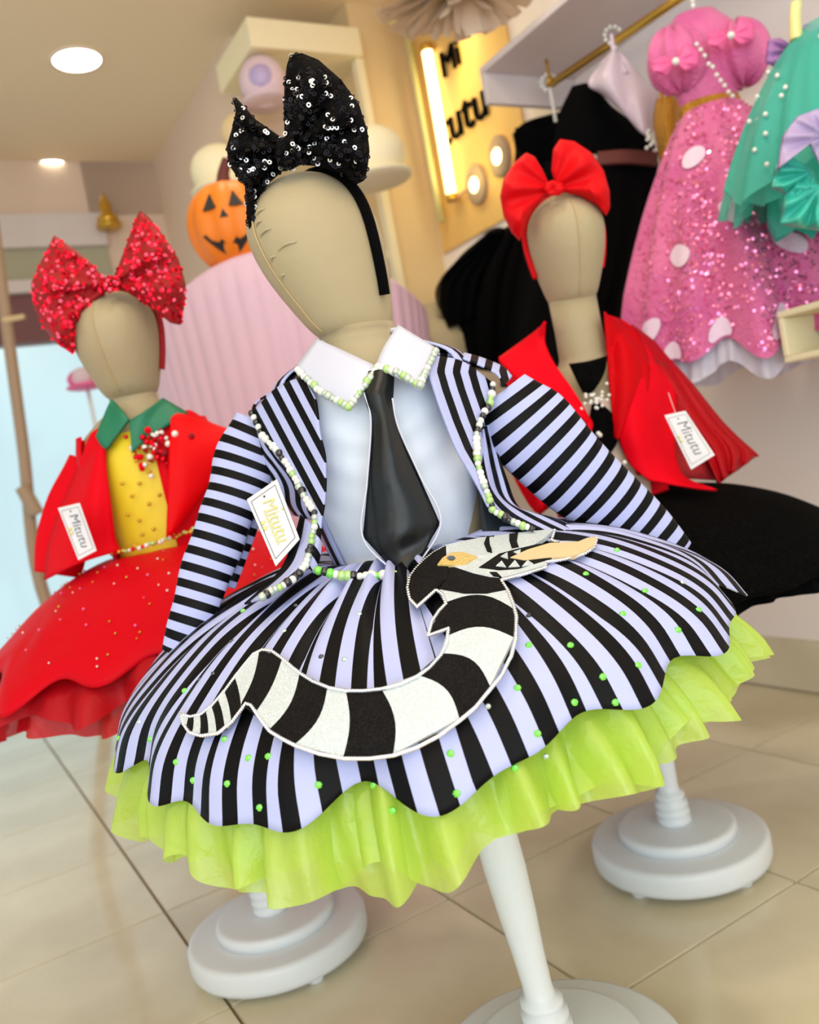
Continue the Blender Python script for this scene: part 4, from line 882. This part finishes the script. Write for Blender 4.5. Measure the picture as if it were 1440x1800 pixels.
hang_tag('blurred white tag with clipped corner on the red jacket sleeve', [(102, 893), (140, 884), (170, 968), (138, 985)], (1.36, 1.35, 1.34, 1.34), clean=False)

# ------------------------------------------------------------------ right: red jacket, black skirt
D3 = thing('black_skirt_dress', 'black glitter skirt dress with beige lace bodice under a red jacket on the right mannequin', 'dress', (MR['x'], MR['y'], .5))
S3 = Skirt(MR, [(.078, .690), (.12, .680), (.18, .660), (.25, .625), (.31, .582), (.345, .556), (.362, .536)], dx=.045, tilt=.085, folds=[6, 11, 17], amp=.014, seed=16)
S3.mesh('skirt', M['blackskirt'], D3, na=420, nt=26, sol=.003)
Skirt(MR, [(.2, .62), (.29, .565), (.335, .535), (.345, .512)], dx=.045, tilt=.085, folds=[6, 11], amp=.014, seed=16).mesh('tulle_layer', M['black'], D3, na=420, nt=16, ruff=rf(31, .006, .3, .006))
rows = [tuple(r) for r in crv([(a+.004, b+.008, z-.03) for a, b, z in TORSO[1:5]], 24)]
ell_lathe('bodice', rows, M['beige'], MR, D3, dx=.006)
YB = 1.455; BODY[:] = [MR, .009]
patch('lace_panel', [[(1000, 640, 1.475), (1035, 635, 1.468), (1068, 625, 1.475)], [(1015, 672, 1.465), (1040, 672, 1.458), (1062, 655, 1.468)], [(1025, 690, 1.463), (1035, 692, 1.46), (1045, 685, 1.462)]], M['blackskirt'], D3, 10, 10, sol=.004)
patch('lace_panel', [[(1040, 712, 1.462), (1050, 708, 1.46), (1060, 712, 1.462)], [(1035, 745, 1.462), (1055, 740, 1.456), (1080, 735, 1.466)], [(1030, 790, 1.46), (1058, 790, 1.452), (1084, 775, 1.464)], [(1045, 808, 1.46), (1055, 810, 1.458), (1070, 800, 1.46)]], M['blackskirt'], D3, 10, 14, sol=.004)
BODY[0] = None
random.seed(31)
for k in range(24): dot('lace_bead', at(random.gauss(1045, 14), random.gauss(700, 10), 1.452), .003, M['pearl'], D3)
for x, y in ((1098, 813), (1055, 765), (1052, 762)): dot('lace_bead', at(x, y, 1.445), .004, M['pearl'], D3)
J = thing('red_jacket', 'open red jacket with wide lapels on the right mannequin', 'jacket', (MR['x'], MR['y'], .7))
half_back('jacket_back', [tuple(r) for r in crv([(a, b, z-.03) for a, b, z in TORSO[1:-1]], 24)], M['red'], MR, J, -1.0, math.pi+.8, .013)
BODY[:] = [MR, .022]
RJ = mat('jacket_red_crepe', (224, 0, 26), .65, spec=.08, bump=.05, bscale=60)
patch('jacket_body', [[(940, 600, 1.60), (905, 640, 1.59), (885, 660, 1.57)], [(968, 640, 1.52), (920, 690, 1.50), (900, 700, 1.50)], [(1010, 720, 1.48), (960, 745, 1.46), (915, 760, 1.5)], [(1035, 770, 1.47), (1000, 800, 1.45), (930, 840, 1.5)], [(1020, 810, 1.46), (990, 830, 1.44), (950, 905, 1.48)]], RJ, J, 16, 24, sol=.004, fold=lambda a, b: .006*math.sin(a*7+b*4))
patch('lapel', [[(958, 565, 1.58), (945, 580, 1.57), (885, 625, 1.53)], [(958, 600, 1.53), (940, 640, 1.49), (882, 640, 1.50)], [(975, 640, 1.49), (970, 690, 1.455), (960, 715, 1.46)], [(1010, 690, 1.465), (1020, 720, 1.45), (1035, 745, 1.45)], [(1042, 742, 1.455), (1040, 755, 1.45), (1030, 800, 1.45)]], RJ, J, 16, 30, sol=.005, fold=lambda a, b: .003*math.sin(a*5))
patch('jacket_body', [[(1064, 552, 1.6), (1110, 575, 1.6), (1165, 650, 1.58)], [(1072, 640, 1.5), (1120, 660, 1.49), (1190, 690, 1.55)], [(1080, 740, 1.465), (1130, 760, 1.45), (1185, 770, 1.5)], [(1105, 810, 1.455), (1150, 820, 1.44), (1200, 835, 1.47)], [(1140, 845, 1.44), (1195, 855, 1.42), (1260, 862, 1.43)]], RJ, J, 18, 26, sol=.004, fold=lambda a, b: .007*math.sin(a*7+b*5))
patch('lapel', [[(1062, 548, 1.59), (1075, 560, 1.57), (1120, 585, 1.56)], [(1066, 600, 1.53), (1100, 610, 1.49), (1140, 640, 1.53)], [(1070, 660, 1.485), (1105, 680, 1.455), (1135, 700, 1.49)], [(1076, 720, 1.465), (1095, 735, 1.45), (1110, 745, 1.465)], [(1082, 770, 1.46), (1085, 772, 1.455), (1088, 770, 1.455)]], mat('lapel_red_crepe', (196, 0, 12), .6, spec=.08), J, 16, 30, sol=.005)
patch('cape_sleeve', [[(1110, 570, 1.62), (1150, 600, 1.62), (1165, 620, 1.62)], [(1150, 640, 1.56), (1195, 660, 1.58), (1210, 665, 1.6)], [(1190, 720, 1.54), (1250, 740, 1.56), (1275, 745, 1.6)], [(1235, 790, 1.52), (1290, 790, 1.54), (1330, 797, 1.58)], [(1265, 850, 1.5), (1290, 830, 1.53), (1332, 800, 1.58)]], M['redsheer'], J, 30, 24, fold=lambda a, b: .01*math.sin(a*22)*b)
patch('jacket_inner', [[(1075, 600, 1.56), (1170, 640, 1.57)], [(1085, 720, 1.53), (1220, 740, 1.56)], [(1120, 835, 1.50), (1265, 845, 1.53)]], M['redcloth'], J, 10, 12)
patch('cape_sleeve', [[(1120, 590, 1.66), (1165, 625, 1.66)], [(1180, 700, 1.64), (1240, 710, 1.64)], [(1230, 800, 1.62), (1320, 795, 1.64)], [(1262, 850, 1.6), (1300, 825, 1.62)]], M['redcloth'], J, 12, 14)
patch('cape_sleeve', [[(900, 790, 1.6), (925, 800, 1.6)], [(900, 830, 1.6), (960, 850, 1.6)], [(925, 880, 1.6), (975, 880, 1.6)], [(940, 900, 1.6), (950, 905, 1.6)]], M['red'], J, 8, 12)
BODY[0] = None
hang_tag('blurred white tag hanging from the red jacket on the right mannequin', [(1168, 730), (1205, 722), (1257, 800), (1215, 826)], (1.42, 1.41, 1.38, 1.39), clean=False, loopto=(1175, 690, 1.46))

# ------------------------------------------------------------------ hanging garments
def hanger(c, parent):          # pearl hook over the rail
    for k in range(9): a = math.pi*1.5*k/8-.6; dot('hook_pearl', (c[0]+.022*math.cos(a), c[1], c[2]+.022*math.sin(a)), .0055, M['pearl'], parent)
    for k in range(9): dot('hook_pearl', (c[0], c[1], c[2]-.02-.011*k), .0055, M['pearl'], parent)
def hang_dress(name, label, c, prof_b, prof_s, mb, ms, cat='dress', folds=(7, 11), amp=.02, seed=3, sy=.8, seq=None, na=300, cap=False):
    """c: world (x, y), profiles in (r, z)"""
    t = thing(name, label, cat, (c[0], c[1], prof_s[-1][1])); mq = dict(x=c[0], y=c[1], k=0)
    if prof_b: lathe('bodice', [(r, r*.6, z) for r, z in crv(prof_b, 20)], mb, t, 40, (c[0], c[1]))
    S = Skirt(mq, prof_s, folds=list(folds), amp=amp, seed=seed); o = S.mesh('skirt', ms, t, na=na, nt=30); return t, S, o
# pink dress
pc_ = on_u(1270, 400, 1.70); cx, cy = on_u(1250, 200, 1.70)[:2]
zw = on_u(1250, 195, 1.70)[2]; zh = on_u(1240, 645, 1.70)[2]; zt = on_u(1220, 25, 1.70)[2]
t, SP, so_ = hang_dress('pink_sequin_dress', 'pink sequin dress with white dots and a gold belt hanging on the rail', (cx, cy), [(.06, zw-.01), (.07, zw+.05), (.085, zw+.12), (.085, zw+.17), (.045, zt)], [(.065, zw), (.10, zw-.05), (.17, zw-.2), (.235, zw-.4), (.265, zh+.01)], M['pinkfab'], M['pinkfab'], folds=(9, 13), amp=.035, seed=5, na=420)
lathe('gold_belt', [(.066, .045, zw-.018), (.069, .048, zw-.01), (.069, .048, zw+.012), (.066, .045, zw+.02)], M['goldseq'], t, 40, (cx, cy), cap=False)
mq_ = dict(x=cx, y=cy, k=0)
Skirt(mq_, [(.15, zh+.12), (.23, zh+.03), (.255, zh-.035)], folds=[9, 13], amp=.02, seed=5).mesh('underskirt', M['whitelace'], t, na=420, nt=12, ruff=rf(30, .008, .2, .006))
for sx in (-1, 1):
    c = at(1190 if sx < 0 else 1300, 105 if sx < 0 else 95, cy-.02)
    v, f = sph(c, .062, 40, 24, (1, .9, 1.1)); v = [np.array(p)+np.array([0, 0, .0])+(np.array(p)-c)*.12*math.sin(8*math.atan2(p[1]-c[1], p[0]-c[0])) for p in v]
    sl = obj('puff_sleeve', v, f, M['pinkfab'], t)
    b0 = (1188, 108) if sx < 0 else (1285, 62)
    for q in (-1, 1):
        P = [(b0[0], b0[1]+4), (b0[0]+q*18, b0[1]-12*q-22), (b0[0]+q*42, b0[1]-8*q-10), (b0[0]+q*40, b0[1]-4*q+14), (b0[0]+q*16, b0[1]+22-4*q)]
        lobe('sleeve_bow', P, (b0[0], b0[1], cy-.10), M['pinkbow'], t, .012, 5, nr=8, na=40)
    dot('bow_pearl', at(b0[0], b0[1], cy-.12), .008, M['pearl'], t)
random.seed(40); V = []; F = []
for k in range(5200):
    a = random.uniform(-1.7, 1.7); tt_ = random.random()**.7
    if math.sin(a*9+2)+.6*math.sin(a*17) < random.uniform(-1.6, 1.0)-tt_*.4: continue
    p = SP.pt(a, tt_, .003); nn = Vector((math.sin(a)+random.gauss(0, .35), -math.cos(a)+random.gauss(0, .35), .3+random.gauss(0, .35))).normalized(); e1 = nn.cross(Vector((0, 0, 1))).normalized(); e2 = nn.cross(e1); o = len(V); r = .0032
    for q in range(6): V.append(Vector(p)+e1*r*math.cos(q*1.047)+e2*r*math.sin(q*1.047))
    F.append(tuple(range(o, o+6)))
tag(obj('sequin', V, F, M['pinkseq'], so_, smooth=False), kind='stuff')
for k, (a, tt_) in enumerate([(-.75, .25), (-.35, .5), (-.9, .62), (.1, .68), (-.15, .95), (-.6, .97), (-1.2, .85), (.5, .35), (.75, .75), (.35, .88), (-1.0, .98), (.45, .6)]):
    V = []; n = 20
    for rr in (0.001, .5, 1.0):
        for q in range(n): b = 2*math.pi*q/n; V.append(SP.pt(a+.095*rr*math.cos(b)/(.35+tt_*.7), min(1, tt_+.043*rr*math.sin(b)), .006))
    obj('white_dot', V, grid_faces(n, 3, True), M['whitedot'], t)
hanger((cx, cy, zt+.06), t)
for k in range(10): dot('shoulder_pearl', at(1225+k*7, 80+k*10+random.uniform(-3, 3), cy-.09), .005, M['pearl'], t)
# teal tulle
c = at(1475, 230, 1.62); t = thing('teal_tulle_dress', 'teal tulle dress with pearls and lilac bow at the right edge', 'dress', tuple(c)); mq_ = dict(x=c[0], y=c[1], k=0)
zz = at(1440, 60, 1.62)[2]
for k, (pr, f, m_) in enumerate((([(.03, zz+.02), (.09, zz-.03), (.16, zz-.13), (.205, zz-.22), (.225, zz-.27)], 14, 'teal'), ([(.03, zz), (.08, zz-.05), (.14, zz-.15), (.18, zz-.24), (.19, zz-.29)], 19, 'teal'), ([(.03, zz-.02), (.07, zz-.1), (.11, zz-.2), (.13, zz-.29), (.12, zz-.33)], 11, 'tealsat'))):
    Sx = Skirt(mq_, pr, folds=[5, 9], amp=.014, seed=50+k); Sx.mesh('tulle_layer' if k < 2 else 'satin_skirt', M[m_], t, na=300, nt=20, ruff=rf(f, .008, .2, .01))
    if k == 0: ST0 = Sx
random.seed(51)
for k in range(40): dot('pearl', ST0.pt(random.uniform(-1.6, .9), random.uniform(.1, .95), .006), .0045, M['pearl'], t)
for q in range(5):
    b0 = (1395+q*14, 330+q*12)
lobe('ruffle', [(1370, 395), (1378, 345), (1400, 318), (1440, 325), (1475, 340), (1480, 410), (1430, 405)], (1440, 330, 1.42), M['tealsat'], t, .04, 6, nr=14, na=80, ampl=.5)
lobe('ruffle', [(1355, 330), (1362, 290), (1385, 270), (1430, 300), (1440, 340), (1400, 350)], (1430, 300, 1.43), M['tealsat'], t, .03, 6, nr=14, na=80, ampl=.5)
lobe('lilac_bow_loop', [(1365, 300), (1375, 240), (1400, 205), (1440, 190), (1480, 190), (1480, 300), (1450, 310), (1415, 240), (1385, 270)], (1450, 240, 1.40), M['lilac'], t, .02, 5, nr=12, na=80, ampl=.5)
tube('strap', [(*at(1400, 5, 1.6), .01), (*at(1398, 35, 1.6), .01), (*at(1400, 70, 1.6), .012)], M['goldfoil'], t, world=True)
lobe('lilac_sleeve', [(1345, 110), (1350, 70), (1372, 66), (1395, 80), (1400, 60), (1415, 42), (1440, 44), (1445, 80), (1400, 110), (1365, 120)], (1390, 90, 1.68), mat('lilac_sequin_cloth', (176, 120, 190), .35, bump=.6, bscale=200), t, .03, 5, nr=10, na=70)
# black dresses
def at3(x, y, u): return on_u(x, y, u)
c = at3(1075, 300, 1.76); t = thing('black_dress', 'long black dress hanging between the red bow and the pink dress', 'dress', tuple(c))
YK = c[1]
patch('bodice', [[(1010, 155, YK), (1040, 150, YK-.05), (1060, 185, YK)], [(985, 205, YK), (1050, 215, YK-.06), (1115, 225, YK)], [(975, 262, YK), (1060, 270, YK-.06), (1150, 262, YK)]], M['black'], t, 20, 20, sol=.02)
patch('belt', [[(1050, 268, YK-.065), (1100, 264, YK-.07), (1155, 268, YK-.05)], [(1050, 292, YK-.065), (1100, 288, YK-.07), (1155, 292, YK-.05)]], M['rust'], t, 12, 6, sol=.012)
patch('skirt', [[(960, 285, YK), (1050, 290, YK-.06), (1155, 288, YK)], [(930, 400, YK+.02), (1040, 420, YK-.12), (1130, 400, YK)], [(900, 560, YK+.05), (1010, 600, YK-.16), (1095, 560, YK)], [(880, 680, YK+.06), (1000, 700, YK-.18), (1080, 660, YK)]], M['black'], t, 60, 30, sol=.02, fold=lambda a, b: .02*math.sin(a*28)*b)
hanger(at3(1078, 62, 1.80), t)
c = at3(880, 480, 1.72); YT = c[1]; t = thing('black_tulle_dress', 'black tulle dress with ragged hem left of the red bow mannequin', 'dress', tuple(c))
patch('bodice', [[(905, 235, YT+.1), (930, 215, YT+.05), (1000, 195, YT+.05)], [(910, 270, YT+.1), (945, 265, YT+.02), (1000, 260, YT+.05)], [(900, 320, YT+.1), (940, 330, YT), (1000, 330, YT+.05)]], M['black'], t, 16, 14, sol=.02)
random.seed(60)
patch('skirt', [[(868, 405, YT), (915, 400, YT-.05), (965, 410, YT)], [(812, 470, YT), (890, 480, YT-.1), (960, 480, YT)], [(790, 565, YT), (880, 570, YT-.12), (960, 570, YT)], [(805, 640, YT), (880, 655, YT-.1), (960, 650, YT)]], M['black'], t, 50, 30, sol=.02, fold=lambda a, b: .015*math.sin(a*30))
for k in range(5): patch('tulle_layer', [[(870-k*3, 400+k*2, YT-.02*k), (900, 410, YT-.05)], [(800-k*8, 462+k*10, YT-.02*k), (850, 470, YT-.08)], [(772+k*4, 545+k*8, YT-.02*k), (840, 560, YT-.08)]], M['blacktulle'], t, 24, 20, fold=lambda a, b: .008*math.sin(a*20+b*9))
L = []
for k in range(240):
    u_ = random.random(); base = np.array([868-60*u_-25*u_*u_, 405+75*u_+80*u_*u_]); d = np.array([-random.uniform(4, 22), -random.uniform(-6, 16)]); Yk = YT-.05*random.random(); w = 1.6
    L.append(([at(*(base+[w, w]), Yk), at(*(base+d), Yk), at(*(base-[w, w]), Yk)], [(0, 1, 2)]))
tag(join('tulle_fringe', L, M['blacktulle'], t), kind='stuff')
lobe('black_bow_loop', [(905, 225), (918, 222), (945, 240), (960, 225), (985, 200), (1005, 200), (1010, 250), (985, 300), (955, 290), (930, 275), (908, 262)], (950, 255, YT-.03), M['black'], t, .03, 4, nr=10, na=60)
hanger(at3(965, 145, 1.80), t)
# pale lilac small top, gold top
c = at3(1110, 160, 1.74); Yq = c[1]; t = thing('lilac_satin_top', 'small pale lilac satin top hanging before the black dress', 'top', tuple(c))
patch('satin_drape', [[(1072, 95, Yq), (1080, 88, Yq-.02), (1092, 95, Yq)], [(1035, 145, Yq), (1085, 125, Yq-.05), (1130, 140, Yq)], [(1060, 165, Yq), (1105, 175, Yq-.06), (1155, 165, Yq)], [(1105, 205, Yq), (1125, 225, Yq-.05), (1155, 215, Yq)], [(1130, 232, Yq), (1138, 238, Yq-.03), (1145, 232, Yq)]], M['lilacgrey'], t, 24, 30, sol=.006, fold=lambda a, b: .012*math.sin(a*11+b*5))
tube('strap', [(1075, 60, Yq, .004), (1080, 90, Yq, .006), (1100, 130, Yq-.04, .008)], M['lilacgrey'], t)
for k in range(8): dot('hem_pearl', at(1140+random.uniform(-8, 8), 225+k*5, Yq-.05), .005, M['pearl'], t)
c = at3(1180, 220, 1.74); Yq = c[1]+.02; t = thing('gold_sequin_top', 'gold sequin top between the black dress and the pink dress', 'top', tuple(c))
patch('front_panel', [[(1155, 175, Yq), (1180, 170, Yq-.04), (1215, 185, Yq)], [(1150, 215, Yq), (1180, 215, Yq-.06), (1212, 215, Yq)], [(1158, 262, Yq), (1178, 265, Yq-.05), (1200, 262, Yq)], [(1162, 290, Yq), (1172, 292, Yq-.03), (1182, 290, Yq)]], M['goldseq'], t, 16, 20, sol=.006)
tube('strap', [(1160, 150, Yq, .004), (1165, 178, Yq-.02, .006)], M['goldseq'], t)
